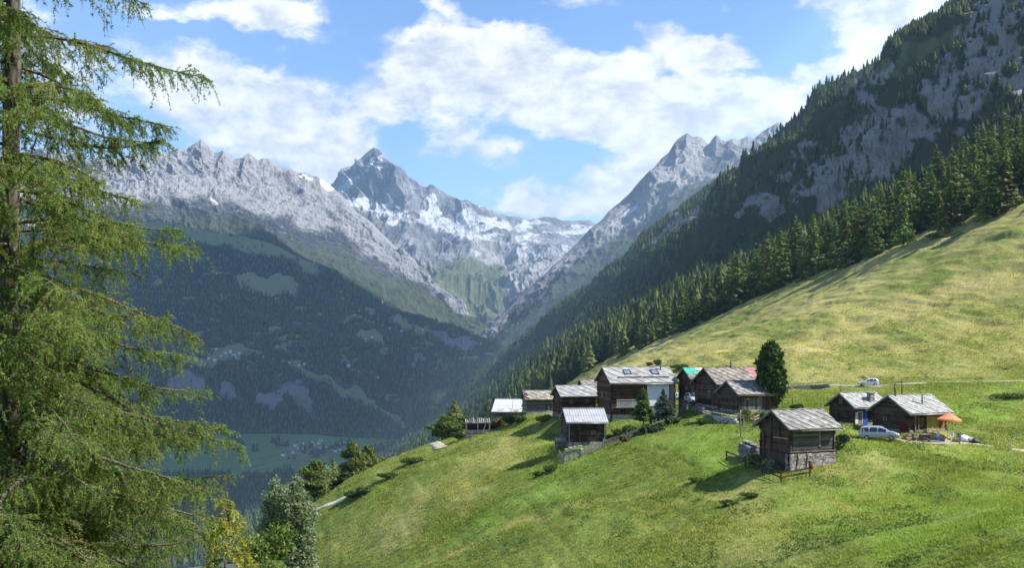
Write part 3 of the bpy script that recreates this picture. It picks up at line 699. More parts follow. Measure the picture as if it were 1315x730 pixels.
# 12  the cottage in front
H1 = house('log_cottage', 'dark log cottage alone in front of the hamlet, grey boards over a stone cellar', 'cottage', 990, 527, 117, 22, 5.7, 5.2, 29, 3.3, W_dark, R_grey, ox=.55, oy=.75, base=.35, size=.46, stripe=2, ang=38, zlog=-1.6, base_front=True, depth=3.2)
boards(H1, 'grey_panel', -2.55, .75, .75, 2.9, W_slategrey, prot=.06, hor=True); boards(H1, 'grey_panel', 1.05, 2.7, .75, 2.8, W_slategrey, prot=.05, hor=True)
m = MB(); m.box((.9, -2.68, 2.1), (.2, .14, 2.2)); m.box((2.86, -2.70, 2.0), (.14, .16, 2.9)); m.box((0, -2.72, .56), (5.9, .2, .13)); m.build('corner_post', W_grey, H1.t)
door(H1, 'f', -1.25, -1.35, .62, 1.5, W_grey, W_tan); m = MB(); m.bar((-.55, -3.05, -1.5), (-.75, -2.8, .45), .11, .05); m.bar((-1.85, -3.05, -1.5), (-1.95, -2.8, .4), .12, .05); m.build('loose_plank', W_tan, H1.t)
window(H1, 'g', -.5, 2.35, .6, .55, W_brown); window(H1, 'g', -.3, .55, .5, .5, W_brown)
m = MB(); m.box((-2.98, -1.2, 1.95), (.16, 2.7, .11)); m.bar((-2.98, -2.45, 1.95), (-2.98, .1, 1.95), .1); m.build('gallery_beam', W_tan, H1.t)
m = MB(); m.box((-2.98, 0.55, 2.3), (.14, .16, 3.4)); m.box((-2.98, -.95, 3.3), (.12, .14, 2.4)); m.box((-2.98, 1.9, 1.2), (.14, .16, 2.8)); m.build('wall_post', W_dark, H1.t)
gutter(H1, -1.9, 3.3, M_conc)
# 13  house with the blue door
H2 = house('timber_house', 'timber house behind the silver van, blue shutter and square chimney on its pale roof', 'house', 1077.5, 505.0, 147, 24, 5.4, 4.7, 31, 3.2, W_dark, R_white, ox=.5, oy=.7, base=.8, size=.42, stripe=3, ang=40)
door(H2, 'f', -1.75, .25, .7, 2.0, W_tan, M_whitep); m = MB(); m.box((-.85, -2.46, 1.25), (.75, .07, 2.0)); m.build('blue_shutter', M_blue, H2.t)
m = MB(); m.box((-2.4, -2.45, 1.25), (.35, .06, 2.0)); m.build('white_panel', M_whitep, H2.t); window(H2, 'g', .1, 3.6, .4, .5)
b = H2.tw(.7, H2.T*.42, 0); m = MB(); m.box((b[0], b[1], b[2]+.35), (.72, .72, 1.5)); m.build('chimney', ST, H2.roof); m = MB(); m.box((b[0], b[1], b[2]+1.15), (.9, .9, .1)); m.build('chimney_cap', M_conc, H2.roof)
gutter(H2); m = MB(); a = H2.tw(-3.0, H2.T, .05); m.tube([a, (a[0], a[1], a[2]+1.0)], .035, 6); m.tube([(a[0]+.25, a[1], a[2]), (a[0]+.25, a[1], a[2]+.8)], .03, 6); m.build('ridge_rod', M_iron, H2.roof)
# 14  house with three pipes and the terrace
H3 = house('terrace_house', 'log house with three black stove pipes on a pale slate roof beside the orange parasol', 'house', 1139.5, 508.0, 139, 25, 6.4, 6.0, 29, 2.85, W_dark, R_white, ox=.55, oy=.85, base=.35, size=.42, stripe=3, ang=40)
pipe(H3, -2.6, H3.T*.96, 1.5, .09); pipe(H3, -1.35, H3.T*.98, 1.75, .08); pipe(H3, .1, H3.T*.46, 1.2, .085); pipe(H3, -1.0, H3.T*.58, .5, .05, 'vent_pipe', False)
door(H3, 'f', .35, .1, .8, 1.85, simple('mustard_paint', (.30, .27, .05), (.22, .2, .03), 3, .7), W_tan); door(H3, 'f', 1.35, .1, .8, 1.85, simple('yellow_green_paint', (.27, .27, .04), (.2, .2, .03), 3, .7), W_tan)
window(H3, 'f', -1.2, 1.3, .8, .95, W_tan); boards(H3, 'orange_cladding', 2.0, 3.2, .1, 2.2, wood('orange_larch', (.16, .07, .025), (.34, .16, .06))); gutter(H3)
m = MB(); m.box((-2.2, -3.2, 1.2), (.14, .14, 3.0)); m.box((-1.75, -3.3, 1.15), (.1, .1, 2.9)); m.build('porch_post', W_tan, H3.t)
m = MB(); m.box((-3.28, -2.3, .75), (.10, 1.1, 1.5)); m.build('red_cover', simple('dark_red_cloth', (.14, .012, .02), (.09, .01, .015), 4, .9), H3.t)
window(H3, 'g', .9, 1.6, .5, .5, W_grey)
# 10, 9, 8  the row behind the stone pine
H4 = house('log_barn', 'log barn half shaded by the stone pine, light on its grey boards', 'barn', 932, 489.5, 152, 20, 5.6, 5.2, 29, 2.9, W_dark, R_grey, ox=.5, oy=.6, base=.5, size=.45, stripe=2, ang=38)
boards(H4, 'grey_panel', -2.4, 1.4, .4, 2.2, W_slategrey, prot=.05); door(H4, 'f', 2.2, .2, .8, 1.7, W_brown); gutter(H4, None, None, W_tan); m = MB(); m.box((-1.45, -2.7, 2.05), (.18, .06, .18)); m.build('house_plate', M_whitep, H4.t); window(H4, 'f', .5, 2.25, .5, .4)
H5 = house('log_barn', 'long log barn with a faded red sheet on its brown slate roof', 'barn', 903, 472.5, 164, 20, 7.6, 6.6, 31, 4.3, W_dark, R_old, ox=.6, oy=.7, base=.8, size=.5, stripe=2, ang=38)
m = MB(); q = [H5.tw(2.7, H5.T*.42, .10), H5.tw(H5.x1+.05, H5.T*.42, .10), H5.tw(H5.x1+.05, H5.T*1.0, .10), H5.tw(2.7, H5.T*1.0, .10)]; q2 = [(x, y, z-.03) for x, y, z in q]; m._add(q+q2, [(0, 1, 2, 3), (7, 6, 5, 4), (0, 4, 5, 1), (1, 5, 6, 2), (2, 6, 7, 3), (3, 7, 4, 0)]); m.build('red_sheet', M_redr, H5.roof)
pipe(H5, .35, H5.T*.97, 1.1, .1); m = MB(); b = H5.tw(.35, H5.T, 0); m.box((b[0], b[1]+.2, b[2]+.15), (1.3, .6, .4)); m.build('chimney', ST, H5.roof)
window(H5, 'g', -.8, 2.6, .6, .6); door(H5, 'g', -1.9, .9, .8, 1.7); m = MB(); m.box((-3.95, -.9, 2.0), (.08, .9, .12)); m.build('gallery_beam', W_tan, H5.t)
H6 = house('small_barn', 'small dark barn patched with green and white sheeting behind two parked cars', 'barn', 877, 472.5, 176, 14, 5.0, 5.0, 31, 4.0, W_dark, R_old, ox=.45, oy=.5, base=.5, size=.5, stripe=2)
for k, (xa, xb, mt) in enumerate(((H6.x0-.05, -.9, M_green), (-.9, H6.x1+.05, M_whitep))):
    m = MB(); q = [H6.tw(xa, H6.T*.45, .1), H6.tw(xb-.02, H6.T*.45, .1), H6.tw(xb-.02, H6.T*1.0, .1), H6.tw(xa, H6.T*1.0, .1)]; q2 = [(x, y, z-.03) for x, y, z in q]; m._add(q+q2, [(0, 1, 2, 3), (7, 6, 5, 4), (0, 4, 5, 1), (1, 5, 6, 2), (2, 6, 7, 3), (3, 7, 4, 0)]); m.build('green_sheet' if k == 0 else 'white_sheet', mt, H6.roof)
H6.lean = None; door(H6, 'f', 1.2, .1, .8, 1.8); window(H6, 'g', -.6, 2.4, .5, .5)
# 6  the tall chalet
H7 = house('tall_chalet', 'tall brown chalet with a slatted balcony, white plaster bay and two roof windows', 'chalet', 773, 471.5, 178, 11, 10.6, 8.2, 27, 6.7, W_brown, R_light, ox=.45, oy=.75, base=1.3, basem=ST_l, size=.72, stripe=2, ang=42, course=.26)
m = MB(); m.box((2.5, -4.17, 3.95), (3.7, .22, 5.0)); m.build('white_bay', M_plast, H7.t); m = MB(); m.box((4.98, -4.15, 3.9), (.9, .2, 5.2)); m.build('brick_bay', M_brick, H7.t)
m = MB(); n = 26
for i in range(n): m.box((-4.6+4.9*i/(n-1), -4.9, 3.15), (.13, .05, 1.25), None, random.random())
m.box((-2.15, -4.92, 3.74), (5.1, .12, .09)); m.box((-2.15, -4.92, 2.6), (5.1, .1, .09)); m.box((-2.15, -4.5, 2.45), (5.1, .85, .12)); m.build('balcony', simple('pale_balcony_boards', (.46, .45, .43), (.30, .29, .28), 6, .85, tint=.4), H7.t)
for x, z in ((-3.6, 4.7), (-1.2, 4.7), (-3.4, 1.9), (-1.5, 1.9)): window(H7, 'f', x, z, .8, .85, W_brown)
window(H7, 'g', -1.2, 4.4, .8, .9, W_tan); window(H7, 'g', 1.2, 4.4, .8, .9, W_tan)
for x in (-2.0, 2.7):
    m = MB(); g = MB(); w2, q0, q1 = .62, H7.T*.50, H7.T*.78
    for xa, xb, qa, qb in ((x-w2, x-w2+.12, q0, q1), (x+w2-.12, x+w2, q0, q1), (x-w2, x+w2, q0, q0+.12), (x-w2, x+w2, q1-.14, q1)):
        top = [H7.tw(xa, qa, .22), H7.tw(xb, qa, .22), H7.tw(xb, qb, .22), H7.tw(xa, qb, .22)]; bt = [H7.tw(xa, qa, .0), H7.tw(xb, qa, .0), H7.tw(xb, qb, .0), H7.tw(xa, qb, .0)]
        m._add(top+bt, [(0, 1, 2, 3), (0, 4, 5, 1), (1, 5, 6, 2), (2, 6, 7, 3), (3, 7, 4, 0)])
    g.quad(H7.tw(x-w2+.1, q0+.1, .16), H7.tw(x+w2-.1, q0+.1, .16), H7.tw(x+w2-.1, q1-.1, .16), H7.tw(x-w2+.1, q1-.1, .16))
    f_ = m.build('roof_window', M_iron, H7.roof); g.build('pane', simple('sky_glass', (.16, .20, .25), (.12, .16, .2), 1, .1, spec=.8), H7.roof)
for xa, xb in ((-4.1, -.2), (.2, 4.6)):
    m = MB(); m.bar(H7.tw(xa, H7.T*.30, .2), H7.tw(xb, H7.T*.30, .2), .14); 
    for k in range(5): x = xa+(xb-xa)*k/4; m.bar(H7.tw(x, H7.T*.30, 0), H7.tw(x, H7.T*.30, .2), .06)
    m.build('snow_guard', M_iron, H7.roof)
pipe(H7, 4.0, H7.T*.8, .9, .1); gutter(H7)
m = MB(); m.box((-5.32, -4.1, 3.3), (.22, .3, 6.6)); m.build('corner_post', W_brown, H7.t)
# 5  behind the chalet
H8 = house('log_barn', 'low barn with a brown stone roof tucked behind the tall chalet', 'barn', 744, 487.5, 206, 10, 6.2, 5.4, 28, 2.8, W_dark, R_old, size=.55, stripe=2)
window(H8, 'f', -.8, 1.5, .5, .5)
# 4
H9 = house('log_barn', 'dark log barn with a clean pale slate roof, left of the tall chalet', 'barn', 713, 495.5, 186, 13, 5.9, 5.4, 27, 4.3, W_brown, R_light, ox=.5, oy=.7, base=1.0, size=.6, stripe=2, ang=42)
window(H9, 'f', -1.4, 3.2, .6, .5, W_tan); window(H9, 'f', 1.4, 3.2, .6, .5, W_tan); door(H9, 'g', -.6, 1.0, .8, 1.7); window(H9, 'g', .9, 3.3, .5, .5, W_tan)
# 3
H10 = house('log_barn', 'grey log barn with a mossy slate roof next to the white sheet roof', 'barn', 671, 502.0, 198, 8, 5.0, 5.0, 26, 3.0, wood('grey_logs', (.05, .046, .042), (.20, .185, .165)), slate('mossy_slates', (.13, .12, .10), (.27, .25, .21), (.42, .39, .33), (.28, .24, .12)), ox=.4, oy=.5, base=.8, basem=ST_l, size=.5, stripe=2)
m = MB(); q = [H10.tw(H10.x0-.04, 0, .1), H10.tw(H10.x0+.9, 0, .1), H10.tw(H10.x0+.5, H10.T, .1), H10.tw(H10.x0-.04, H10.T, .1)]; q2 = [(x, y, z-.03) for x, y, z in q]; m._add(q+q2, [(0, 1, 2, 3), (7, 6, 5, 4), (0, 4, 5, 1), (1, 5, 6, 2), (2, 6, 7, 3), (3, 7, 4, 0)]); m.build('brown_sheet', W_brown, H10.roof); door(H10, 'f', 1.4, .2, .8, 1.6, W_grey); window(H10, 'f', -1, 1.6, .45, .45, W_grey)
# 2
H11 = house('sheet_roofed_barn', 'low barn under a wide white metal roof at the far left of the hamlet', 'barn', 636, 512.5, 210, -10, 5.3, 6.2, 29, 1.7, W_grey, simple('white_sheet_roof', (.52, .53, .54), (.42, .43, .45), 1.4, .5, .1, .1, (1, .3, 1), .4), ox=.35, oy=.9, roof='metal', base=.4)
m = MB(); q = [H11.tw(.6, .1, .09), H11.tw(2.2, .1, .09), H11.tw(2.2, .9, .09), H11.tw(.6, .9, .09)]; m._add(q, [(0, 1, 2, 3)]); m.build('rust_patch', M_rust, H11.roof); m = MB(); q = [H11.tw(-1.8, .3, .09), H11.tw(-.6, .3, .09), H11.tw(-.6, 1.2, .09), H11.tw(-1.8, 1.2, .09)]; m._add(q, [(0, 1, 2, 3)]); m.build('rust_patch', M_rust, H11.roof); m = MB(); m.bar(H11.tw(1.2, -.1, .2), H11.tw(2.9, .5, .5), .08); m.bar(H11.tw(.9, -.2, -.3), H11.tw(.9, H11.T*.5, .9), .06); m.build('loose_plank', W_grey, H11.roof); window(H11, 'f', 1, .9, .4, .4, W_grey)
# 7
H12 = house('metal_roofed_barn', 'log barn under a corrugated metal roof, standing alone inside the garden fence', 'barn', 722.5, 525.0, 157, 7, 5.2, 5.0, 29, 3.3, W_dark, R_metal, ox=.45, oy=.65, roof='metal', base=.15)
for xa, xb, qa, qb in ((-1.9, -1.2, .15, .75), (-.5, .5, .15, .7)):
    m = MB(); m._add([H12.tw(xa, qa, .085), H12.tw(xb, qa, .085), H12.tw(xb, qb, .085), H12.tw(xa, qb, .085)], [(0, 1, 2, 3)]); m.build('rust_patch', M_rust, H12.roof)
gutter(H12)
for x, z in ((-2.55, 1.2), (2.6, 1.2)): m = MB(); m.box((x, -2.62, z), (.16, .14, 3.0)); m.build('corner_post', W_grey, H12.t)
door(H12, 'f', -1.3, .1, .8, 1.6); window(H12, 'f', 1.0, 1.5, .5, .45)
m = MB()
for y in (-2.2, -.2): m.box((-3.4, y, .6), (.1, .1, 4.0))
m.box((-3.4, -1.2, 2.1), (.1, 2.4, .1)); m.box((-3.4, -1.2, .9), (.08, 2.4, .1)); m.build('side_frame', W_grey, H12.t)

# levelled ground under the buildings
for H, dz, r in ((H2, .25, 4.2), (H3, .1, 4.6), (H4, .15, 4.2), (H5, .3, 5.0), (H6, .2, 4.0), (H7, .55, 6.6), (H9, .35, 4.4), (H10, .3, 3.8), (H11, .0, 4.0), (H12, -.45, 3.4)):
    PADS.append((float(H.org[0]), float(H.org[1]), r, float(H.org[2])+dz))
# ------------------------------------------------------------------ meadow mesh and its ground material
def meadow_nodes(nt):
    """albedo of the sward at a place in the world, shared by the turf and the tufts growing on it"""
    P = nt.pos()
    a = nt.new('ShaderNodeAttribute', attribute_name='mk'); a.attribute_type = 'GEOMETRY'
    n0 = nt.noise(nt.mapping(P, (.05, .02, .05)), 1.0, 5, .6); n1 = nt.noise(nt.mapping(P, (.16, .05, .22)), 1.0, 5, .62); n2 = nt.noise(P, .9, 5, .65); n3 = nt.noise(P, 4.5, 3, .6)
    return P, n0, n1, n2, n3
def make_meadow_mat(name='meadow_turf', blade=False):
    m, nt, b = material(name)
    P, n0, n1, n2, n3 = meadow_nodes(nt)
    a = nt.new('ShaderNodeAttribute', attribute_name='mk'); sep = nt.new('ShaderNodeSeparateColor'); nt.l.new(a.outputs['Color'], sep.inputs[0])
    dry, lush, earth, path = sep.outputs[0], sep.outputs[1], sep.outputs[2], a.outputs['Alpha']
    k = nt.math('ADD', nt.math('MULTIPLY', n1, .5), nt.math('ADD', nt.math('MULTIPLY', n2, .3), nt.math('MULTIPLY', n0, .2)))
    kd = nt.math('ADD', nt.math('SUBTRACT', k, .5), nt.math('MULTIPLY', nt.math('SUBTRACT', dry, .5), .42))
    g = nt.mix(nt.mrange(nt.math('ADD', n2, nt.math('MULTIPLY', nt.math('SUBTRACT', n3, .5), .6)), .32, .7), G_DARK, G_MID)
    g = nt.mix(nt.mrange(nt.math('ADD', n1, nt.math('MULTIPLY', nt.math('SUBTRACT', lush, .5), .5)), .42, .72), g, G_LUSH)
    c = nt.mix(nt.mrange(kd, -.10, .14), g, G_DRY)
    c = nt.mix(nt.mrange(nt.math('ADD', kd, nt.math('MULTIPLY', nt.math('SUBTRACT', n3, .5), .3)), .10, .34), c, G_STRAW)
    c = nt.mix(nt.mrange(nt.math('ADD', earth, nt.math('MULTIPLY', nt.math('SUBTRACT', n2, .5), 1.1)), .42, .72), c, (.075, .055, .035))
    c = nt.mix(nt.mrange(nt.math('ADD', path, nt.math('MULTIPLY', nt.math('SUBTRACT', n3, .5), .6)), .4, .65), c, (.30, .26, .17))
    if blade:
        c = nt.mix(1.0, c, (1.32, 1.32, 1.18), 'MULTIPLY'); finish(nt, b, c, .8, None, spec=.1)
        tr = nt.new('ShaderNodeBsdfTranslucent'); nt.put(tr.inputs['Color'], nt.mix(1.0, c, (1.25, 1.3, .85), 'MULTIPLY')); mx = nt.new('ShaderNodeMixShader'); mx.inputs[0].default_value = .5
        nt.l.new(b.outputs[0], mx.inputs[1]); nt.l.new(tr.outputs[0], mx.inputs[2]); nt.l.new(mx.outputs[0], m.node_tree.nodes['Material Output'].inputs['Surface']); return m
    h = nt.math('ADD', nt.math('MULTIPLY', n2, .7), nt.math('MULTIPLY', n3, .35))
    finish(nt, b, c, .95, nt.bump(h, .8, .45), spec=.05)
    return m
G_DARK = (.090, .122, .025); G_MID = (.150, .192, .042); G_LUSH = (.145, .215, .040); G_DRY = (.250, .235, .080); G_STRAW = (.39, .335, .155)
def meadow_mask(X, Y, Z):
    px, py = proj(np.stack([X, Y, Z], -1)); M = np.zeros(X.shape+(4,))
    up = sstep(190, 250, Y)
    n = fbm(X/26, Y/34, o=4)
    left = blobs(px, py, [(540,660,120,34,-28,1),(620,600,90,18,-30,1),(470,690,90,30,-25,.9),(690,545,40,14,-20,.7)], 10, .02)
    streak = blobs(px, py, [(760,650,150,5,-14,.9),(900,640,90,4,-10,.7),(690,668,60,4,-20,.9),(560,720,110,5,-24,.7),(960,548,46,3,8,.8),(1005,455,120,8,-14,.5)], 6, .03)
    M[..., 0] = np.clip(.34+.36*up+.22*left*(1-up)+.5*streak+.42*n, 0, 1)
    lush = blobs(px, py, [(1180,660,200,60,0,1),(720,520,60,30,0,.6),(1260,530,70,26,0,1),(950,580,60,26,-25,1),(640,665,120,20,-25,.8),(1060,462,60,10,0,.9),(1120,440,90,10,-10,.5),(1200,350,90,12,-18,.6)], 26, .018)
    M[..., 1] = np.clip(.42+.38*lush-.3*up+.3*fbm(X/11, Y/14, o=3), 0, 1)
    M[..., 0] = np.clip(M[..., 0]-.22*lush, 0, 1)
    M[..., 2] = (.52+.5*fbm(X/2.5, Y/4, o=3))*blobs(px, py, [(1050,487,26,4,0,1),(1100,487,18,4,0,.9),(1180,484,30,4,0,.9),(1260,486,50,3,0,.8),(1290,478,26,5,-10,.8),(870,466,16,5,0,.8),(1010,432,20,3,-10,.7),(925,436,14,2,-20,.6),(1150,398,20,3,0,.5),(1220,392,30,4,-10,.6),(1010,470,12,3,0,.6),(1095,350,30,3,-22,.7),(530,632,14,5,-20,.5),(1150,410,14,3,0,.6)], 5, .06)
    return M
Yl = np.exp(np.linspace(math.log(52), math.log(760), 780)); tl = np.concatenate([np.linspace(-.62, -.30, 80)[:-1], np.linspace(-.30, .52, 860), np.linspace(.52, .9, 70)[1:]])
MYg, MTg = np.meshgrid(Yl, tl, indexing='ij'); MXg = MYg*MTg
def build_meadow():
    Z = tz(MXg, MYg)
    G = np.stack([MXg, MYg, Z], -1)
    M = meadow_mask(MXg, MYg, Z)
    road_mask(G, M)
    o = obj('meadow', np_mesh('meadow', G.reshape(-1, 3), grid_faces(*Z.shape), True, {'mk': M.reshape(-1, 4)}), make_meadow_mat())
    tag(o, kind='structure')
    return o, G, M
def build_hillside():
    x = np.arange(-420, 460, 7.0); y = np.arange(-120, 900, 7.0); X, Y = np.meshgrid(x, y); Z = tz0(X, Y)
    inside = (Y > 56)&(Y < 745)&(X/np.maximum(Y, 1) > -.6)&(X/np.maximum(Y, 1) < .88)
    Z = Z-np.where(inside, 3.0, 0)-sstep(0, 40, beyond_edge(X, Y))*32
    M = np.zeros(X.shape+(4,)); M[..., 0] = .3; M[..., 1] = .5
    tag(obj('hillside', np_mesh('hillside', np.stack([X, Y, Z], -1).reshape(-1, 3), grid_faces(*X.shape), True, {'mk': M.reshape(-1, 4)}), bpy.data.materials['meadow_turf']), kind='structure')
def road_mask(G, M): pass
meadow_o, MG, MM = build_meadow(); build_hillside()
# ------------------------------------------------------------------ plants
def leaf_mat(name, c1, c2, trans=.3, scale=.6, rnd=.35, tintc=None, rough=.7):
    m = bpy.data.materials.new(name); m.use_nodes = True; nt = NT(m.node_tree); b = m.node_tree.nodes['Principled BSDF']
    n = nt.noise(nt.objco(), scale, 3, .6); t = nt.attr('tint')
    f = nt.math('ADD', nt.math('MULTIPLY', n, .4), nt.math('MULTIPLY', t, .6))
    c = nt.mix(nt.mrange(f, .3, .7), c1, c2)
    if rnd:
        hs = nt.new('ShaderNodeHueSaturation'); r = nt.rnd()
        nt.put(hs.inputs['Hue'], nt.math('ADD', .5, nt.math('MULTIPLY', nt.math('SUBTRACT', r, .5), .06*rnd/.35)))
        nt.put(hs.inputs['Value'], nt.math('ADD', 1, nt.math('MULTIPLY', nt.math('SUBTRACT', nt.math('FRACT', nt.math('MULTIPLY', r, 7.3)), .5), rnd*1.6))); nt.put(hs.inputs['Color'], c); c = hs.outputs[0]
    if tintc is not None: c = nt.mix(nt.mrange(nt.attr('tint2'), 0, 1, smooth=False), c, tintc)
    nt.put(b.inputs['Base Color'], c); b.inputs['Roughness'].default_value = rough; b.inputs['Specular IOR Level'].default_value = .2
    if trans:
        tr = nt.new('ShaderNodeBsdfTranslucent'); nt.put(tr.inputs['Color'], nt.mix(1.0, c, (1.25, 1.35, .7), 'MULTIPLY')); mx = nt.new('ShaderNodeMixShader'); mx.inputs[0].default_value = trans
        nt.l.new(b.outputs[0], mx.inputs[1]); nt.l.new(tr.outputs[0], mx.inputs[2]); nt.l.new(mx.outputs[0], m.node_tree.nodes['Material Output'].inputs['Surface'])
    return m
def bark_mat(name, c1, c2, sc=6):
    m, nt, b = material(name); P = nt.mapping(nt.objco(), (1, 1, .25))
    v = nt.voronoi(P, sc, 'DISTANCE_TO_EDGE'); n = nt.noise(P, sc*1.5, 5, .65)
    c = nt.mix(nt.mrange(nt.math('ADD', nt.math('MULTIPLY', v, 1.2), n), .35, .9), c2, c1)
    finish(nt, b, c, .95, nt.bump(nt.math('ADD', v, n), .8, .05), spec=.1); return m
M_bark = bark_mat('larch_bark', (.135, .112, .096), (.032, .027, .023)); M_barkg = bark_mat('grey_bark', (.30, .28, .25), (.09, .08, .07))
def tris_mesh(name, T, mat, tint=None, parent=None, tint2=None, smooth=False):
    """T (n,3,3) loose triangles"""
    n = len(T); at_ = {}
    if tint is not None: at_['tint'] = np.repeat(tint, 3)
    if tint2 is not None: at_['tint2'] = np.repeat(tint2, 3)
    return obj(name, np_mesh(name, T.reshape(-1, 3), np.arange(3*n).reshape(n, 3), smooth, at_, 3), mat, parent)
def rot_rand(n, rng):
    v = rng.normal(size=(n, 3)); return v/np.linalg.norm(v, axis=1, keepdims=True)
def leaf_tris(C, size, rng, up=.4, out=None, aspect=.55):
    """triangular leaf clumps round centres C: direction random, biased along 'out'"""
    n = len(C); d = rot_rand(n, rng)
    if out is not None: d = d+out
    d /= np.linalg.norm(d, axis=1, keepdims=True)
    w = rot_rand(n, rng); w[:, 2] *= up; w -= (w*d).sum(1, keepdims=True)*d; w /= np.linalg.norm(w, axis=1, keepdims=True)+1e-9
    s = np.asarray(size).reshape(-1, 1)*np.ones((n, 1))
    return np.stack([C-d*s*.5-w*s*aspect, C-d*s*.5+w*s*aspect, C+d*s*.75], 1)
def fan_tris(C, size, a, rng):
    """drooping sprays that lie over one another like shingles, facing outward and up"""
    n = len(C); o = np.array((math.cos(a), math.sin(a), 0)); tg = np.array((-math.sin(a), math.cos(a), 0))
    d = o*.85+np.array((0, 0, -.55))+rng.normal(size=(n, 3))*.38; d /= np.linalg.norm(d, axis=1, keepdims=True)
    w = tg+rng.normal(size=(n, 3))*.38; w -= (w*d).sum(1, keepdims=True)*d; w /= np.linalg.norm(w, axis=1, keepdims=True); s = size[:, None]
    return np.stack([C-d*s*.5-w*s*.5, C-d*s*.5+w*s*.5, C+d*s*.8], 1)
def conifer_tris(seed, h=24, r=4.2, base=.06, nwh=34, nper=6, nt_=22, size=.62, droop=.25, pw=.85, gap=.25):
    rng = np.random.default_rng(seed); out = []
    side = 1+.25*np.sin(np.linspace(0, 6, nwh)+seed)
    for i in range(nwh):
        t = (i+rng.random()*.6)/nwh; z = h*(base+(1-base)*t)
        prof = (1-t)**pw*(.55+.45*min(1, t/.18+.35))
        for k in range(nper):
            if rng.random() < gap: continue
            a = rng.random()*2*math.pi; L = r*prof*(.6+.6*rng.random())*side[i]+.25
            n = max(3, int(nt_*(.25+.75*prof))); s = rng.random(n)**.7
            rad = s*L; lat = rng.normal(size=n)*.16*(.3+rad)*(.6+.4*(1-s))
            zz = z-droop*L*s+.22*L*s*s*s-np.abs(rng.normal(size=n))*.22*(.4+s)
            C = np.stack([np.cos(a)*rad-np.sin(a)*lat, np.sin(a)*rad+np.cos(a)*lat, zz], 1)
            o = np.stack([np.cos(a)*np.ones(n), np.sin(a)*np.ones(n), -.35*np.ones(n)], 1)
            out.append(fan_tris(C, size*(.6+.7*rng.random(n))*(.55+.45*prof), a, rng))
    tip = np.stack([rng.normal(size=14)*.12, rng.normal(size=14)*.12, h*(.96+.05*rng.random(14))], 1)
    out.append(leaf_tris(tip, .45*size/.62, rng, .5, np.array([[0, 0, 1.2]])))
    return np.concatenate(out)
def clump_tris(seed, blobs_, n, size, up=.8, shell=.55):
    """foliage of leaf clumps: blobs_ list of (x,y,z,rx,ry,rz)"""
    rng = np.random.default_rng(seed); out = []; vol = np.array([b[3]*b[4]*b[5] for b in blobs_])**.75; vol /= vol.sum()
    for b, f in zip(blobs_, vol):
        k = max(8, int(n*f)); d = rot_rand(k, rng); q = fbm(d[:, 0]*1.8+b[0], d[:, 1]*1.8+seed, d[:, 2]*1.8+b[2], o=3)
        rr = (shell+(1-shell)*rng.random(k)**.6)*(1+.55*q)
        C = d*rr[:, None]*np.array(b[3:6])+np.array(b[:3])
        out.append(leaf_tris(C, size*(.6+.8*rng.random(k)), rng, up, d*.9))
    return np.concatenate(out)
def crown_blobs(seed, h, r, z0, n=9, point=.4):
    rng = np.random.default_rng(seed); L = []
    for i in range(n):
        t = (i+.5)/n; z = z0+(h-z0)*(.12+.8*t); R_ = r*(1-point*t)*(.5+.6*math.sin(math.pi*min(1, .25+.75*t)))
        a = rng.random()*6.283; q = R_*.55*rng.random()
        L.append((math.cos(a)*q, math.sin(a)*q, z, R_*(.55+.3*rng.random()), R_*(.55+.3*rng.random()), (h-z0)/n*(.9+.5*rng.random())))
    return L
def trunk_mb(h, r0, r1, seed=0, lean=.02, limbs=0, z0=-.8, lr=2):
    rng = random.Random(seed); mb = MB(); pts = [(0, 0, z0)]+[(lean*h*math.sin(i*.9+seed)*.5, lean*h*math.cos(i*1.3+seed)*.5, h*i/8) for i in range(9)]
    mb.tube(pts, [r0*1.25]+[r0+(r1-r0)*i/8 for i in range(9)], 8)
    for k in range(limbs):
        z = h*(.25+.6*rng.random()); a = rng.random()*6.283; L = lr*(.5+.5*rng.random())*(1.15-z/h)
        mb.tube([(0, 0, z), (math.cos(a)*L*.5, math.sin(a)*L*.5, z+.1*L), (math.cos(a)*L, math.sin(a)*L, z+.35*L)], [r0*.3, r0*.2, r0*.06], 5)
    return mb

# -- conifers of the wood's edge: five kinds of crown, then copies
M_larch = leaf_mat('larch_needles', (.060, .096, .022), (.155, .208, .048), .28, .35, .42)
M_far = leaf_mat('far_needles', (.028, .052, .020), (.118, .150, .040), .34, .02, 0); M_farc = leaf_mat('shaded_valley_needles', (.026, .056, .022), (.105, .155, .048), .3, .01, 0)
CONI = []
for i, (h, r, base, nwh, pw, dr, size) in enumerate([(25, 5.4, .04, 26, .75, .20, .95), (22, 5.0, .03, 24, .85, .26, .9), (28, 5.2, .08, 28, .72, .18, .95), (18, 4.6, .03, 22, .95, .28, .85), (24, 5.9, .05, 25, .62, .16, 1.0)]):
    T = conifer_tris(100+i, h, r, base, nwh, 7, 24, size, dr, pw)
    me = np_mesh('crown', T.reshape(-1, 3), np.arange(3*len(T)).reshape(-1, 3), False, {'tint': np.repeat(RNG.random(len(T)), 3)}, 3); me.materials.append(M_larch)
    tb = trunk_mb(h*.93, .34, .04, i, .004).build('trunk_shape', M_bark, None, True); tm = tb.data; bpy.data.objects.remove(tb); tm.name = 'trunk'
    CONI.append((h, me, tm))
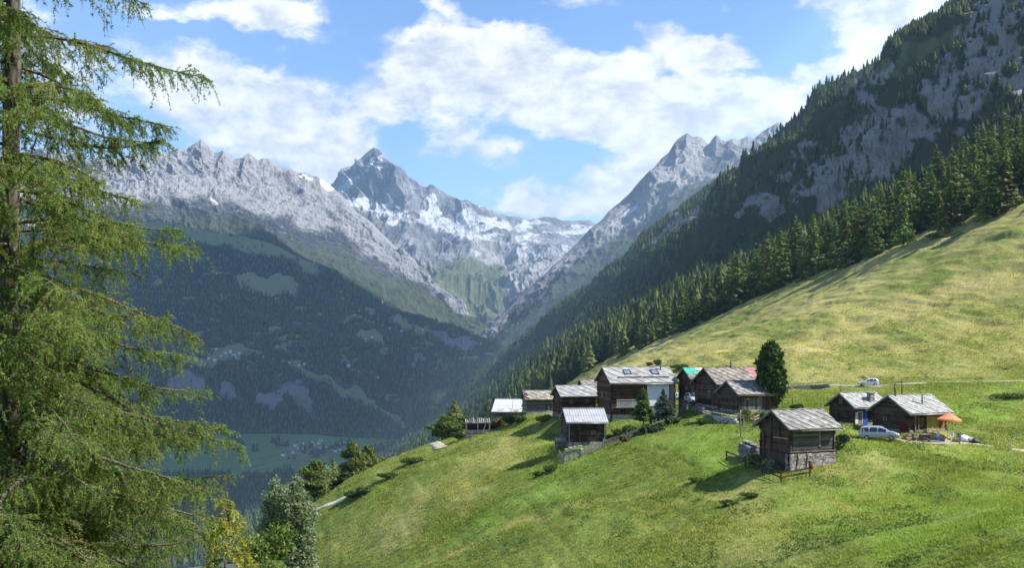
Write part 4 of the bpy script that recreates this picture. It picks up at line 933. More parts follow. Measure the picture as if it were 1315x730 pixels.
def far_proto(seed, tiers=5, k=7, w=.2):
    """unit-height spruce of ragged drooping tiers"""
    rng = np.random.default_rng(seed); out = []
    for i in range(tiers):
        t0 = i/tiers; top = min(1, .10+t0*.9+1.35*.9/tiers); zb = .06+t0*.86
        rr = w*(1-t0)**.8*(1 if i else .85)+.012
        a0 = rng.random()*6.283
        for q in range(k):
            a = a0+6.283*q/k; b = a+6.283/k*1.15; ra, rb = rr*(.7+.55*rng.random()), rr*(.7+.55*rng.random())
            za, zb_ = zb+rng.normal()*.02, zb+rng.normal()*.02
            out.append([(0, 0, top if i < tiers-1 else 1.0), (math.cos(a)*ra, math.sin(a)*ra, za), (math.cos(b)*rb, math.sin(b)*rb, zb_)])
    return np.array(out)
def scatter_mesh(name, P, H, protos, mat, ids=None):
    rng = np.random.default_rng(len(P)); which = rng.integers(0, len(protos), len(P)); Ts = []; tn = []
    for k, pr in enumerate(protos):
        I = np.nonzero(which == k)[0]
        if not len(I): continue
        a = rng.random(len(I))*6.283; c, s = np.cos(a)[:, None, None], np.sin(a)[:, None, None]; h = H[I][:, None, None]; wd = h*(.8+.45*rng.random(len(I)))[:, None, None]
        x = pr[None, :, :, 0]; y = pr[None, :, :, 1]; z = pr[None, :, :, 2]
        T = np.stack([(c*x-s*y)*wd, (s*x+c*y)*wd, z*h], -1)+P[I][:, None, None, :]
        Ts.append(T.reshape(-1, 3, 3)); tn.append(np.repeat(rng.random(len(I)), len(pr)))
    T = np.concatenate(Ts); t = np.concatenate(tn)
    return tris_mesh(name, T, mat, np.clip(t, 0, 1))
def sample_land(L, n, ok, rng):
    """area-weighted random points of a landform grid"""
    G = L.G; a = np.linalg.norm(np.cross(G[1:, :-1, :]-G[:-1, :-1, :], G[:-1, 1:, :]-G[:-1, :-1, :]), axis=-1)
    w = a*ok[:-1, :-1]; tot = w.sum(); cs = np.cumsum(w.ravel()); q = np.searchsorted(cs, rng.random(n)*tot); j, i = np.unravel_index(np.minimum(q, w.size-1), w.shape)
    u, v = rng.random(n)[:, None], rng.random(n)[:, None]
    P = (G[j, i]*(1-u)+G[j, i+1]*u)*(1-v)+(G[j+1, i]*(1-u)+G[j+1, i+1]*u)*v
    return P, j, i, tot
def thin(P, cell):
    """at most one point per cell of the plan: keeps crowns from standing in one another"""
    k = np.floor(P[:, :2]/cell).astype(np.int64); _, I = np.unique(k[:, 0]*1000003+k[:, 1], return_index=True); return np.sort(I)
# right-hand slope
vv = LE.v[:, None]*np.ones(LE.px.shape)
okE = (vv > .97)&(vv < 5.06)
fE = sstep(.46, .78, LE.M[..., 1]+.28*fbm(LE.G[..., 0]/45, LE.G[..., 1]/45, LE.G[..., 2]/45, o=3))
okE = okE*np.clip(fE, .10, 1)*(1-.93*sstep(.3, .7, LE.M[..., 2]*(vv > 2)))*(LE.px > 430)*(LE.px < 1700)*(LE.G[..., 1] < 5200)
near = okE*(LE.G[..., 1] < 1500); farw = okE*(LE.G[..., 1] >= 1500)
rng = np.random.default_rng(5)
Pn, jn, in_, an = sample_land(LE, 60000, near, rng)
vn = LE.v[jn]; hi_ = vn > 2.25; k = np.concatenate([np.nonzero(~hi_)[0][thin(Pn[~hi_], 7.4)], np.nonzero(hi_)[0][thin(Pn[hi_], 5.4)]]); Pn = Pn[k]; vn = vn[k]
keep = (vn > 1.0+.16*fbm(Pn[:, 1]/22, Pn[:, 0]/22, o=3))&(fbm(Pn[:, 0]/30, Pn[:, 1]/30, Pn[:, 2]/30, o=3)+.75*np.clip(2.3-vn, -.1, 1) > -.2); Pn, vn = Pn[keep], vn[keep]
Pf, jf, _, af = sample_land(LE, 46000, farw, rng); kf = thin(Pf, 9.0); Pf, jf = Pf[kf], jf[kf]
pxn, pyn = proj(Pn); infr = (pxn > -20)&(pxn < 1335)&(pyn > -10)
# the first rank stands along the upper edge of the meadow
order = np.argsort(np.where(infr&(vn < 2.1), Pn[:, 1]+60*np.maximum(0, vn-1.0), 1e9))
ind = order[:290]; rest = np.setdiff1d(np.arange(len(Pn)), ind)
protoN = [far_proto(s, 9, 9, w) for s, w in ((1, .22), (2, .17), (3, .25), (7, .20), (8, .28))]; protoF = [far_proto(s, 5, 6, w) for s, w in ((4, .22), (5, .18), (6, .27), (9, .24))]
Hn = 12+15*rng.random(len(rest))**.8; Hn = Hn*np.where(vn[rest] > 2.25, .50, .95)*np.where(vn[rest] > 4.5, .8, 1)
allP = np.concatenate([Pn[rest], Pf]); allH = np.concatenate([Hn, (11+14*rng.random(len(Pf)))*np.where(LE.v[jf] > 4.4, .62, np.where(LE.v[jf] > 2.3, .8, 1))])
Tn = scatter_mesh('forest_near', Pn[rest], Hn, protoN, M_far); Tf = scatter_mesh('forest_far', Pf, allH[len(rest):], protoF, M_far)
# one wood, one object
def join_tris(a, b, name, mat):
    A = np.empty(len(a.data.vertices)*3, np.float32); a.data.vertices.foreach_get('co', A); B = np.empty(len(b.data.vertices)*3, np.float32); b.data.vertices.foreach_get('co', B)
    ta = np.empty(len(a.data.vertices), np.float32); a.data.attributes['tint'].data.foreach_get('value', ta); tb = np.empty(len(b.data.vertices), np.float32); b.data.attributes['tint'].data.foreach_get('value', tb)
    for o in (a, b):
        m = o.data; bpy.data.objects.remove(o); bpy.data.meshes.remove(m)
    V = np.concatenate([A, B]).reshape(-1, 3); return obj(name, np_mesh(name, V, np.arange(len(V)).reshape(-1, 3), False, {'tint': np.r_[ta, tb]}, 3), mat)
tag(join_tris(Tn, Tf, 'conifer_forest', M_far), kind='stuff')
# the three hundred trees one can tell apart
rngi = np.random.default_rng(8); first = {}
for q in ind:
    p = Pn[q]; x, y = proj(p)
    kind = int(rngi.integers(0, 5)); h, cm, tm = CONI[kind]; sc = (.66+.50*rngi.random())*(1.05 if vn[q] < 1.25 else .95)
    zone = 'at the upper right' if x > 1190 else 'along the middle' if x > 960 else 'behind the village'
    if vn[q] < 1.22: lab = 'green larch in the front rank of the wood %s' % zone; gp = 'front rank larches, '+zone
    else: lab = 'conifer deeper in the sunlit wood %s' % zone; gp = 'conifers deeper in the sunlit wood, '+zone
    t = thing('conifer_tree', lab, 'tree', p-np.array((0, 0, .4)), float(rngi.random()*6.28), gp)
    t.scale = (sc*(1.12+.35*rngi.random()),)*2+(sc,)
    obj('crown', cm, None, t); obj('trunk', tm, None, t)
# left side of the valley
vc = LC.v[:, None]*np.ones(LC.px.shape)
okC = ((vc > .05)&(vc < 5.05))*sstep(.42, .7, LC.M[..., 1]+.62*fbm(LC.G[..., 0]/110, LC.G[..., 1]/110, LC.G[..., 2]/110, o=4))
okC = np.clip(okC, .02*(vc > .1), 1)*(LC.px > -120)
Pc, jc, _, ac = sample_land(LC, 52000, okC, rng); kc = thin(Pc, 10.5); Pc = Pc[kc]
okV = sstep(.4, .7, LV.M[..., 1])*(LV.px > -100); Pv, _, _, av = sample_land(LV, 16000, okV, rng); Pv = Pv[thin(Pv, 8)]
Pcv = np.concatenate([Pc, Pv])
tag(scatter_mesh('far_forest', Pcv, 11+15*rng.random(len(Pcv)), [far_proto(s, 4, 5, w) for s, w in ((14, .24), (15, .2), (16, .28))], M_farc), kind='stuff')
print('trees', len(Pn), len(Pf), len(Pc), len(Pv), an, af, ac)
# ------------------------------------------------------------------ vehicles
def paint(name, c, rough=.28):
    m, nt, b = material(name); n = nt.noise(nt.objco(), 3, 4, .6)
    finish(nt, b, nt.mix(nt.mrange(n, .45, .75), c, tuple(x*.82 for x in c)), rough, None, .35, .5); b.inputs['Coat Weight'].default_value = .5; b.inputs['Coat Roughness'].default_value = .12; return m
M_tyre = simple('tyre_rubber', (.02, .02, .02), (.03, .028, .026), 6, .9); M_rim = simple('alloy_rim', (.5, .5, .51), (.38, .38, .39), 5, .35, metal=.7)
M_lamp = simple('lamp_lens', (.75, .77, .8), (.6, .62, .65), 4, .15, spec=.6); M_tail = simple('tail_lens', (.45, .02, .02), (.3, .01, .01), 4, .2, spec=.5); M_bump = simple('black_trim', (.03, .03, .032), None, 4, .6)
M_carglass = simple('car_glass', (.035, .045, .055), (.02, .025, .03), 1, .05, spec=.9)
def car(label, loc, rz, body, L=4.5, Wd=1.82, Hh=1.66, style='van', roll=0):
    t = thing('parked_car', label, 'car', loc, rz); t.rotation_euler = (0, roll, rz)
    h = Hh/1.66; k = L/4.5
    if style == 'van': top = [(-2.25, .62), (-2.22, 1.02), (-2.08, 1.50), (-1.75, 1.63), (-.8, 1.68), (.1, 1.66), (.55, 1.56), (1.05, 1.26), (1.45, 1.04), (1.85, .93), (2.12, .78), (2.25, .55)]
    else: top = [(-2.25, .62), (-2.20, 1.00), (-2.02, 1.30), (-1.70, 1.54), (-.9, 1.60), (-.1, 1.58), (.35, 1.46), (.85, 1.16), (1.15, 1.02), (1.75, .92), (2.10, .76), (2.25, .55)]
    st = [(x*k, z*h) for x, z in top]; hw = Wd/2; zb = .98*h; zl = .28
    xs = []
    for (xa, za), (xb, zb_) in zip(st[:-1], st[1:]): xs += [(xa, za), ((xa+xb)/2, (za+zb_)/2)]
    xs.append(st[-1]); rings = []
    for x, z in xs:
        e = 1-.16*max(0, (abs(x)/(L/2)-.72)/.28)**2; w = hw*e; zt = max(z, zl+.2); belt = min(zb, zt-.03); wr = w-(max(0, zt-zb))*.30-.04
        lo = zl+(.12 if abs(x) > L*.46 else 0)
        rings.append([(x, -w*.92, lo), (x, -w, lo+.14), (x, -w*1.0, (lo+belt)/2+.05), (x, -w*.985, belt), (x, -(w*.4+wr*.6), belt+(zt-belt)*.62), (x, -wr, zt-.035*min(1, (zt-belt)*4)), (x, -wr*.6, zt+.012), (x, wr*.6, zt+.012), (x, wr, zt-.035*min(1, (zt-belt)*4)), (x, (w*.4+wr*.6), belt+(zt-belt)*.62), (x, w*.985, belt), (x, w*1.0, (lo+belt)/2+.05), (x, w, lo+.14), (x, w*.92, lo)])
    m = MB(); n = 14; vs = [p for r_ in rings for p in r_]; fs = []
    for i in range(len(rings)-1):
        for j in range(n): fs.append((i*n+j, i*n+(j+1) % n, (i+1)*n+(j+1) % n, (i+1)*n+j))
    fs += [tuple(range(n))[::-1], tuple((len(rings)-1)*n+j for j in range(n))]
    m._add(vs, fs, .5); m.build('body', body, t, True)
    def zt(x): return float(np.interp(x, [p[0] for p in st], [p[1] for p in st]))
    def side(x, f, s): # point on the glasshouse side, f from belt to roof
        z_ = zt(x); e = 1-.16*max(0, (abs(x)/(L/2)-.72)/.28)**2; w = hw*e; wr = w-(max(0, z_-zb))*.30-.04
        y0, y1 = w*.985, (w*.4+wr*.6); ff = min(f/.62, 1); y = y0+(y1-y0)*ff
        if f > .62: y = y1+(wr-y1)*(f-.62)/.38
        return (x, s*(y+.018), zb+(z_-zb)*f)
    segs = [(-1.95, -1.15), (-1.05, -.2), (-.1, .85)] if style == 'van' else [(-1.75, -1.1), (-1.0, -.15), (-.05, .6)]
    for s_ in (-1, 1):
        for xa, xb in segs:
            xa *= k; xb *= k; m = MB(); F1 = [(xa, .08), (xb, .08), (xb-.0, .55), (xa, .55)]
            xm = xb if zt(xb)-zb > .4*h else xb-.32*k
            m._add([side(xa, .07, s_), side(xb, .07, s_), side(xm, .58, s_), side(xa+.04, .58, s_)], [(0, 1, 2, 3)]); m._add([side(xa+.04, .58, s_), side(xm, .58, s_), side(xm-.06, .84, s_), side(xa+.10, .84, s_)], [(0, 1, 2, 3)])
            m.build('side_window', M_carglass, t)
    def strip(xa, xb, name, inset, s0=.0):
        z0, z1 = zt(xa), zt(xb); w0 = hw-max(0, z0-zb)*.30-.04-inset; w1 = hw-max(0, z1-zb)*.30-.04-inset; m = MB(); N = 4
        for i in range(N):
            a = xa+(xb-xa)*i/N; b = xa+(xb-xa)*(i+1)/N; wa = w0+(w1-w0)*i/N; wb = w0+(w1-w0)*(i+1)/N
            m._add([(a, -wa, zt(a)+.035), (a, wa, zt(a)+.035), (b, wb, zt(b)+.035), (b, -wb, zt(b)+.035)], [(0, 1, 2, 3)])
        return m.build(name, M_carglass, t, True)
    if style == 'van': strip(.50*k, 1.40*k, 'windscreen', .12); strip(-2.19*k, -2.02*k, 'rear_window', .12)
    else: strip(.30*k, 1.05*k, 'windscreen', .12); strip(-2.17*k, -1.80*k, 'rear_window', .12)
    for sx, x in ((1, 1.38*k), (-1, -1.38*k)):
        for s_ in (-1, 1):
            m = MB(); m.tube([(x, s_*(hw-.20), .32), (x, s_*(hw+.015), .32)], .325, 18); w = m.build('wheel', M_tyre, t, True)
            m = MB(); m.tube([(x, s_*(hw-.02), .32), (x, s_*(hw+.03), .32)], [.215, .19], 14); m.build('rim', M_rim, w, True)
    for s_ in (-1, 1):
        m = MB(); m.box((2.10*k, s_*(hw-.34), .72*h), (.22, .40, .15), Matrix.Rotation(R(-25)*s_*-1, 3, 'Z')); m.build('headlight', M_lamp, t, bevel=.03)
        m = MB(); m.box((-2.22*k, s_*(hw-.20), 1.0*h), (.08, .16, .34)); m.build('tail_light', M_tail, t, bevel=.02)
        m = MB(); m.box((.86*k, s_*(hw+.10), 1.06*h), (.12, .22, .15)); m.build('wing_mirror', body, t, bevel=.03)
    m = MB(); m.box((2.2*k, 0, .42), (.12, Wd*.78, .16)); m.build('bumper', M_bump, t, bevel=.03)
    m = MB(); m.box((-2.24*k, 0, .42), (.10, Wd*.80, .18)); m.build('bumper', M_bump, t, bevel=.03)
    return t
P_silver = paint('silver_paint', (.40, .42, .45)); P_white = paint('white_car_paint', (.72, .73, .74), .3); P_bluegrey = paint('blue_grey_paint', (.36, .43, .52)); P_grey = paint('pale_grey_paint', (.50, .55, .58))
p = hit(1129, 566, 90, 200); car('silver people carrier parked on the grass before the blue door', p+np.array((0, 0, .02)), R(-20), P_silver, 4.6, 1.84, 1.70, 'van', R(-1))
ROAD = [(930,500),(975,499),(1010,497.5),(1060,495),(1115,497),(1160,493.5),(1210,491.5),(1260,490.5),(1315,490),(1370,490)]
RP = np.array([at(x, y, Yd) for (x, y), Yd in zip(ROAD, (226,224,222,217,213,210,208,205,203,202))]); 
i_ = 4; car('white hatchback standing on the gravel road above the hamlet', RP[i_]+np.array((0, 0, .12)), R(170), P_white, 3.9, 1.72, 1.58, 'hatch')
p = hit(870, 516, 140, 230); car('blue grey car parked by the small barn, nearest the fence gate', np.array((p[0], p[1]+2.5, p[2]+.1)), R(200), P_bluegrey, 4.2, 1.75, 1.45, 'hatch')
p = hit(890, 519, 140, 230); car('pale grey car parked nose out against the small dark barn', np.array((p[0], p[1]+.5, p[2]+.1)), R(-82), P_grey, 4.2, 1.78, 1.62, 'van')

# ------------------------------------------------------------------ road and paths
def strip_mesh(name, pts, w, mat, lift=.06, n=160, skirt=.5, conform=False):
    P = np.array(pts, float); d = np.r_[0, np.cumsum(np.linalg.norm(np.diff(P[:, :2], axis=0), axis=1))]; t = np.linspace(0, d[-1], n)
    X = np.interp(t, d, P[:, 0]); Y = np.interp(t, d, P[:, 1]); Zr = np.interp(t, d, P[:, 2]); k = np.ones(9)/9
    if n > 40:
        for A in (X, Y, Zr): A[4:-4] = np.convolve(A, k, 'valid')
    tx, ty = np.gradient(X), np.gradient(Y); l = np.hypot(tx, ty); nx, ny = -ty/l, tx/l; ww = w*(1+.12*vnoise(t/3, t*0))
    rows = []
    for o, dz in ((-.56, -skirt), (-.5, 0), (-.2, .02), (.2, .02), (.5, 0), (.56, -skirt)): xo, yo = X+nx*o*ww, Y+ny*o*ww; rows.append(np.stack([xo, yo, (np.maximum(tz(xo, yo), Zr-.25) if conform else Zr)+lift+dz], 1))
    G = np.stack(rows); o = obj(name, np_mesh(name, G.reshape(-1, 3), grid_faces(6, n)), mat); return tag(o, kind='structure')
M_gravel = simple('pale_gravel', (.40, .36, .28), (.28, .25, .18), .8, .95, .3); M_dust = simple('trodden_earth', (.34, .29, .19), (.20, .19, .08), .5, .95, .3)
strip_mesh('gravel_road', RP, 2.6, M_gravel, .10, 200, 1.2)
def path(name, L, w, mat, y0=40, y1=400, n=90, lift=.05, skirt=.3):
    P = np.array([hit(x, y, y0, y1) for x, y in L]); d = np.r_[0, np.cumsum(np.linalg.norm(np.diff(P[:, :2], axis=0), axis=1))]; t = np.linspace(0, d[-1], n)
    X = np.interp(t, d, P[:, 0]); Y = np.interp(t, d, P[:, 1]); Z = tz(X, Y); return strip_mesh(name, np.stack([X, Y, Z], 1), w, mat, lift, n, skirt, True)
path('footpath', [(1222, 568), (1245, 570), (1270, 574), (1295, 578), (1330, 583)], 1.1, M_gravel, 90, 160)
path('terrace_ground', [(1152, 566), (1170, 566), (1190, 565), (1210, 565), (1225, 566)], 2.4, M_dust, 90, 160, 60, .04)
path('footpath', [(388, 664), (405, 657), (425, 649), (445, 640)], 1.5, simple('pale_path', (.46, .42, .33), (.36, .33, .25), .6, .95), 120, 260, 50, .12)
path('lane', [(548, 566), (556, 570), (562, 573), (567, 577)], 2.0, M_gravel, 150, 240, 30, .15); path('lane', [(551, 568), (554, 563), (559, 559), (563, 556)], 2.0, M_gravel, 150, 260, 30, .15)
# valley roads
def land_strip(name, L, pts, w, mat):
    P = np.array([surf_at(L, x, y) for x, y in pts]); return strip_mesh(name, P, w, mat, 3.0, 60, 4)
land_strip('valley_road', LV, [(300, 616), (330, 603), (365, 594), (400, 586), (425, 584), (450, 583)], 7, M_dust); land_strip('valley_road', LV, [(318, 612), (345, 606), (372, 601), (395, 600)], 6, M_dust); land_strip('valley_road', LV, [(372, 575), (380, 583), (395, 587)], 6, M_dust)
land_strip('valley_road', LC, [(372, 470), (390, 477), (410, 486), (430, 497), (455, 510), (480, 524)], 7, M_dust)

# ------------------------------------------------------------------ fences, walls, posts
def fence_posts(t, org, pts, w=.12, h=1.1, mat=None, name='post'):
    for p in pts: m = MB(); q = np.array(p)-org; m.box((q[0], q[1], q[2]+h/2-.2), (w, w, h+.4), random.uniform(-.2, .2)); m.build(name, mat or W_grey, t)
# garden fence round the metal-roofed barn
L = [(713, 572), (717, 585), (724, 596), (745, 588), (775, 575.5), (805, 565), (838, 553.5), (862, 544), (876, 534), (884, 527)]
P = [hit(x, y, 90, 230) for x, y in L]; org = P[2]
t = thing('picket_fence', 'grey picket fence curving from the metal roofed barn up past the garden', 'fence', org)
fence_posts(t, org, P, .13, 1.25)
for a, b in zip(P[:-1], P[1:]):
    m = MB(); a = a-org; b = b-org; n = max(4, int(np.linalg.norm((b-a)[:2])/.16))
    for i in range(n):
        q = a+(b-a)*(i+.5)/n; z = float(tz(np.array([q[0]+org[0]]), np.array([q[1]+org[1]]))[0])-org[2]; m.box((q[0], q[1], z+.48), (.075, .03, 1.05+random.uniform(-.08, .08)), math.atan2((b-a)[1], (b-a)[0]), random.random())
    m.bar((a[0], a[1], a[2]+.35), (b[0], b[1], b[2]+.35), .06); m.bar((a[0], a[1], a[2]+.8), (b[0], b[1], b[2]+.8), .06)
    m.build('picket_panel', W_grey, t)
def rail_fence(label, L, hs, y0, y1, rails=(.45, .9), mat=None, w=.13, red=None, lab2=None):
    P = [hit(x, y, y0, y1) for x, y in L]; org = P[0]; t = thing('rail_fence', label, 'fence', org)
    for i, p in enumerate(P):
        m = MB(); q = p-org; m.box((q[0], q[1], q[2]+hs/2-.2), (w, w, hs+.4), .3); m.build('post', mat or W_dark, t)
    for a, b in zip(P[:-1], P[1:]):
        for z in rails: m = MB(); a2 = a-org; b2 = b-org; m.bar((a2[0], a2[1]-.07, a2[2]+z+random.uniform(-.05, .05)), (b2[0], b2[1]-.07, b2[2]+z+random.uniform(-.05, .05)), .05, .15); m.build('rail', mat or W_dark, t)
    return t, P
rail_fence('dark wooden rail fence on the grass below the front cottage', [(933, 591), (957, 600), (979, 609.5), (1003, 620), (1040, 613)], 1.05, 80, 140, (.5, .92))
p = hit(1040, 614, 80, 140); t = thing('rubbish_bin', 'rusty red bin on the end post of the cottage fence', 'bin', p+np.array((.05, -.15, .9))); m = MB(); m.tube([(0, 0, 0), (0, 0, .75)], [.21, .24], 12); m.build('drum', simple('rust_red_paint', (.20, .055, .035), (.12, .035, .02), 5, .7), t, True); m = MB(); m.tube([(0, 0, .73), (0, 0, .79)], .26, 12); m.build('rim', M_iron, t, True)
rail_fence('weathered rail fence at the parking place by the small barn', [(868, 528), (880, 530), (893, 531.5), (899, 530)], 1.1, 120, 200, (.5, .95), W_grey, .14)
rail_fence('pale rail fence before the log barn beside the stone pine', [(946, 541), (955, 543), (968, 545), (975, 542)], 1.0, 120, 190, (.5, .9), W_tan, .1)
for x, y, h, lab, w in ((951, 562, 3.4, 'slim pale pole standing on the bank before the log barns', .1), (893, 534, 1.2, 'short post standing on the edge of the bank by the parking place', .11), (918, 545, 1.0, 'low stake in the grass bank below the whitewashed wall', .08), (1295, 580, 1.0, 'grey stake beside the footpath at the right edge', .09), (1279, 578, .6, 'stub of a stake beside the footpath near the right edge', .08), (1181, 577, .9, 'short dark stake in the grass before the terrace', .1), (829, 562, 1.1, 'lone stake in the meadow just below the picket fence', .1), (1018, 521, 1.4, 'wooden post on the bank right of the stone pine', .12), (984, 604, 1.0, 'stake between the two shrubs of the front cottage', .1)):
    p = hit(x, y, 60, 250); t = thing('wooden_post', lab, 'post', p); m = MB(); m.tube([(0, 0, -.4), (random.uniform(-.05, .05), 0, h*.5), (random.uniform(-.1, .1), 0, h)], [w*.65, w*.6, w*.5], 7); m.build('shaft', W_grey, t, True); m = MB(); m.tube([(0, 0, h-.03), (0, 0, h+.05)], [w*.56, w*.2], 7); m.build('weathered_top', W_tan, t, True)
def rubble_wall(name, label, cat, L, h, th, mat, y0, y1, n=46):
    P = [hit(x, y, y0, y1) for x, y in L]; org = P[0]; t = thing(name, label, cat, org); rr = random.Random(len(label)); PP = np.array(P); d = np.r_[0, np.cumsum(np.linalg.norm(np.diff(PP[:, :2], axis=0), axis=1))]
    m = MB(); 
    for lay in range(max(2, int(h/.28))):
        x = rr.uniform(0, .3)
        while x < d[-1]:
            w = rr.uniform(.3, .65); q = np.array([np.interp(x, d, PP[:, k]) for k in range(3)])-org; a = math.atan2(*(np.array([np.interp(min(x+.5, d[-1]), d, PP[:, 1])-np.interp(x-.2, d, PP[:, 1]), np.interp(min(x+.5, d[-1]), d, PP[:, 0])-np.interp(x-.2, d, PP[:, 0])])))
            m.box((q[0]+rr.uniform(-.04, .04), q[1]+rr.uniform(-.05, .05), q[2]-.15+lay*.28+.1), (w, th*rr.uniform(.85, 1.1), .30), a+rr.uniform(-.1, .1), rr.random()); x += w*.95
    m.build('stones', mat, t, bevel=.04)
    m = MB()
    for i in range(int(d[-1]/.6)):
        x = i*.6+.3; q = np.array([np.interp(x, d, PP[:, k]) for k in range(3)])-org; m.box((q[0], q[1], q[2]+h-.02), (.62, th*1.1, .1), rr.uniform(-.15, .15), rr.random())
    m.build('cap_stones', mat, t); return t
rubble_wall('garden_wall', 'low whitewashed rubble wall below the log barns', 'wall', [(906, 537), (920, 540), (934, 543), (946, 545)], 1.0, .5, ST_l, 120, 190)
rubble_wall('garden_wall', 'short grey rubble wall holding the bank beside the parking place', 'wall', [(895, 530), (903, 532)], 1.3, .5, ST, 120, 190)
rubble_wall('retaining_wall', 'dark stone retaining wall under the gravel road right of the stone pine', 'wall', [(1012, 500.5), (1030, 500), (1048, 499), (1066, 498)], 1.1, .6, ST, 150, 260)
rubble_wall('stone_heap', 'heap of grey stones beside the left gable of the front cottage', 'stone heap', [(957, 585), (964, 588), (971, 592)], 1.7, 1.6, ST, 80, 140)
rubble_wall('dry_wall', 'pale dry stone wall under the left side of the metal roofed barn', 'wall', [(726, 586), (737, 582), (748, 580)], .8, .7, ST_l, 100, 190)
# weathered box by the metal-roofed barn
p = hit(720, 574, 100, 200); t = thing('compost_box', 'pale board box on the bank left of the metal roofed barn', 'box', p, R(10)); m = MB()
for i in range(5):
    for sx, sy, dx_, dy_ in ((0, -.6, 1.4, .05), (0, .6, 1.4, .05), (-.7, 0, .05, 1.2), (.7, 0, .05, 1.2)): m.box((sx, sy, -.4+.3*i), (dx_, dy_, .27), None, random.random())
m.build('board_side', W_grey, t); m = MB(); m.box((0, -.1, 1.05), (1.6, 1.3, .06), Matrix.Rotation(R(14), 3, 'X')); m.build('lid', simple('mossy_lid', (.40, .42, .30), (.30, .30, .22), 2, .9), t)
# ruined open shed
p = hit(613, 560, 150, 260); Z = p+np.array((0, 1.5, .1)); t = thing('ruined_shed', 'collapsing open shed of grey boards at the far left of the hamlet', 'shed', Z, R(6))
m = MB()
for i in range(9): m.box((0, 1.6, -.6+i*.3), (4.1, .06, .27), None, random.random())
m.build('back_wall', W_grey, t); m = MB(); m.box((0, .1, 1.0), (3.9, 2.4, 2.2)); m.build('interior_shade_box', M_black, t)  # black box inside: the open shed's inner shade put into its colour
for x in (-2.1, -.1, 2.1):
    m = MB(); m.box((x, -1.35, .7), (.2, .18, 3.2), Matrix.Rotation(R(random.uniform(-3, 3)), 3, 'Y'), .9); m.build('post', W_grey, t)
m = MB(); m.bar((.4, -1.5, -.6), (1.5, -1.4, 2.3), .14, None, .9); m.build('brace', W_grey, t)
m = MB(); m.box((0, -1.36, 2.2), (4.7, .2, .18), None, .9); m.build('lintel', W_grey, t); m = MB()
for i in range(6): m.box((0, -1.42, -.5+i*.26), (4.2, .06, .22), Matrix.Rotation(R(random.uniform(-2, 2)), 3, 'Y'), random.random())
m.build('front_boards', W_grey, t); m = MB()
for i in range(13): m.bar((-2.2+i*.36, -1.7, 2.25+random.uniform(-.1, .1)), (-2.1+i*.36, 1.8, 2.75+random.uniform(-.2, .2)), .2, .04, random.random())
m.build('roof_boards', W_grey, t)
for x in (-2.15, 2.15):
    m = MB()
    for i in range(9): m.box((x, .1, -.6+i*.32), (.06, 2.9, .29), None, random.random())
    m.build('side_wall', W_grey, t)

# ------------------------------------------------------------------ terrace life
def gz(x, y): return ground(x, y)
A0 = hit(1212, 563, 90, 170); c0 = at(1220, 540, A0[1]); t = thing('parasol', 'orange garden parasol open beside the terrace house', 'parasol', (c0[0]-.35, c0[1], gz(c0[0], c0[1])))
hz_ = c0[2]-t.location[2]; m = MB(); m.tube([(0, 0, -.1), (.05, 0, hz_*.6), (.32, 0, hz_+.85)], .03, 8); m.build('pole', W_tan, t, True); m = MB(); vs = [(.34, 0, hz_+.92)]; n = 8
for k in range(n): a = 2*math.pi*k/n; vs.append((.30+1.55*math.cos(a), 1.45*math.sin(a), hz_+.10-.12*math.cos(a)))
for k in range(n): a = 2*math.pi*k/n; vs.append((.30+1.56*math.cos(a), 1.46*math.sin(a), hz_-.08-.12*math.cos(a)))
m._add(vs, [(0, 1+k, 1+(k+1) % n) for k in range(n)]+[(1+k, 9+k, 9+(k+1) % n, 1+(k+1) % n) for k in range(n)], .5); m.build('canopy', leaf_mat('orange_canvas', (.82, .27, .14), (.88, .34, .18), .35, 1, 0), t)
for k in range(n): a = 2*math.pi*k/n; m = MB(); m.bar((.32, 0, hz_+.55), (.30+1.45*math.cos(a), 1.36*math.sin(a), hz_+.10-.12*math.cos(a)), .025); m.build('rib', W_tan, t)
def table(label, loc, rz, mat):
    t = thing('garden_table', label, 'table', loc, rz); m = MB()
    for i in range(5): m.box((0, -.36+.18*i, .73), (1.5, .165, .04), None, random.random())
    m.build('table_top', mat, t)
    for x in (-.62, .62):
        for y in (-.32, .32): m = MB(); m.box((x, y, .35), (.07, .07, .74)); m.build('leg', mat, t)
    return t
def chair(label, loc, rz, mat):
    t = thing('garden_chair', label, 'chair', loc, rz); m = MB(); m.box((0, 0, .45), (.48, .48, .05)); m.build('seat', mat, t, bevel=.02); m = MB(); m.box((0, .26, .78), (.48, .05, .62), Matrix.Rotation(R(-10), 3, 'X')); m.build('backrest', mat, t, bevel=.02)
    for x in (-.2, .2):
        for y in (-.2, .2): m = MB(); m.box((x, y, .2), (.05, .05, .5)); m.build('leg', mat, t)
        m = MB(); m.box((x*1.25, 0, .66), (.05, .46, .04)); m.build('armrest', mat, t)
    return t
M_plw = simple('white_plastic', (.70, .71, .72), (.55, .56, .58), 4, .5); M_plg = simple('grey_blue_cloth', (.20, .24, .31), (.12, .15, .2), 5, .9); M_plb = simple('blue_plastic', (.10, .20, .42), (.07, .14, .3), 5, .5)
def put(px, py, y0=90, y1=170): p = hit(px, py, y0, y1); return p
table('wooden table on the terrace left of the parasol', put(1190, 566), R(15), W_tan); 
chair('grey blue chair on the terrace left of the wooden table', put(1176, 567), R(70), M_plg); chair('white chair on the terrace right of the wooden table', put(1203, 566), R(-60), M_plw); chair('pale chair under the right side of the parasol', put(1222, 566), R(-20), M_plw); chair('dark grey chair drawn up behind the wooden table', put(1189, 563.5), R(5), simple('dark_grey_chair', (.07, .07, .08), (.05, .05, .05), 4, .7))
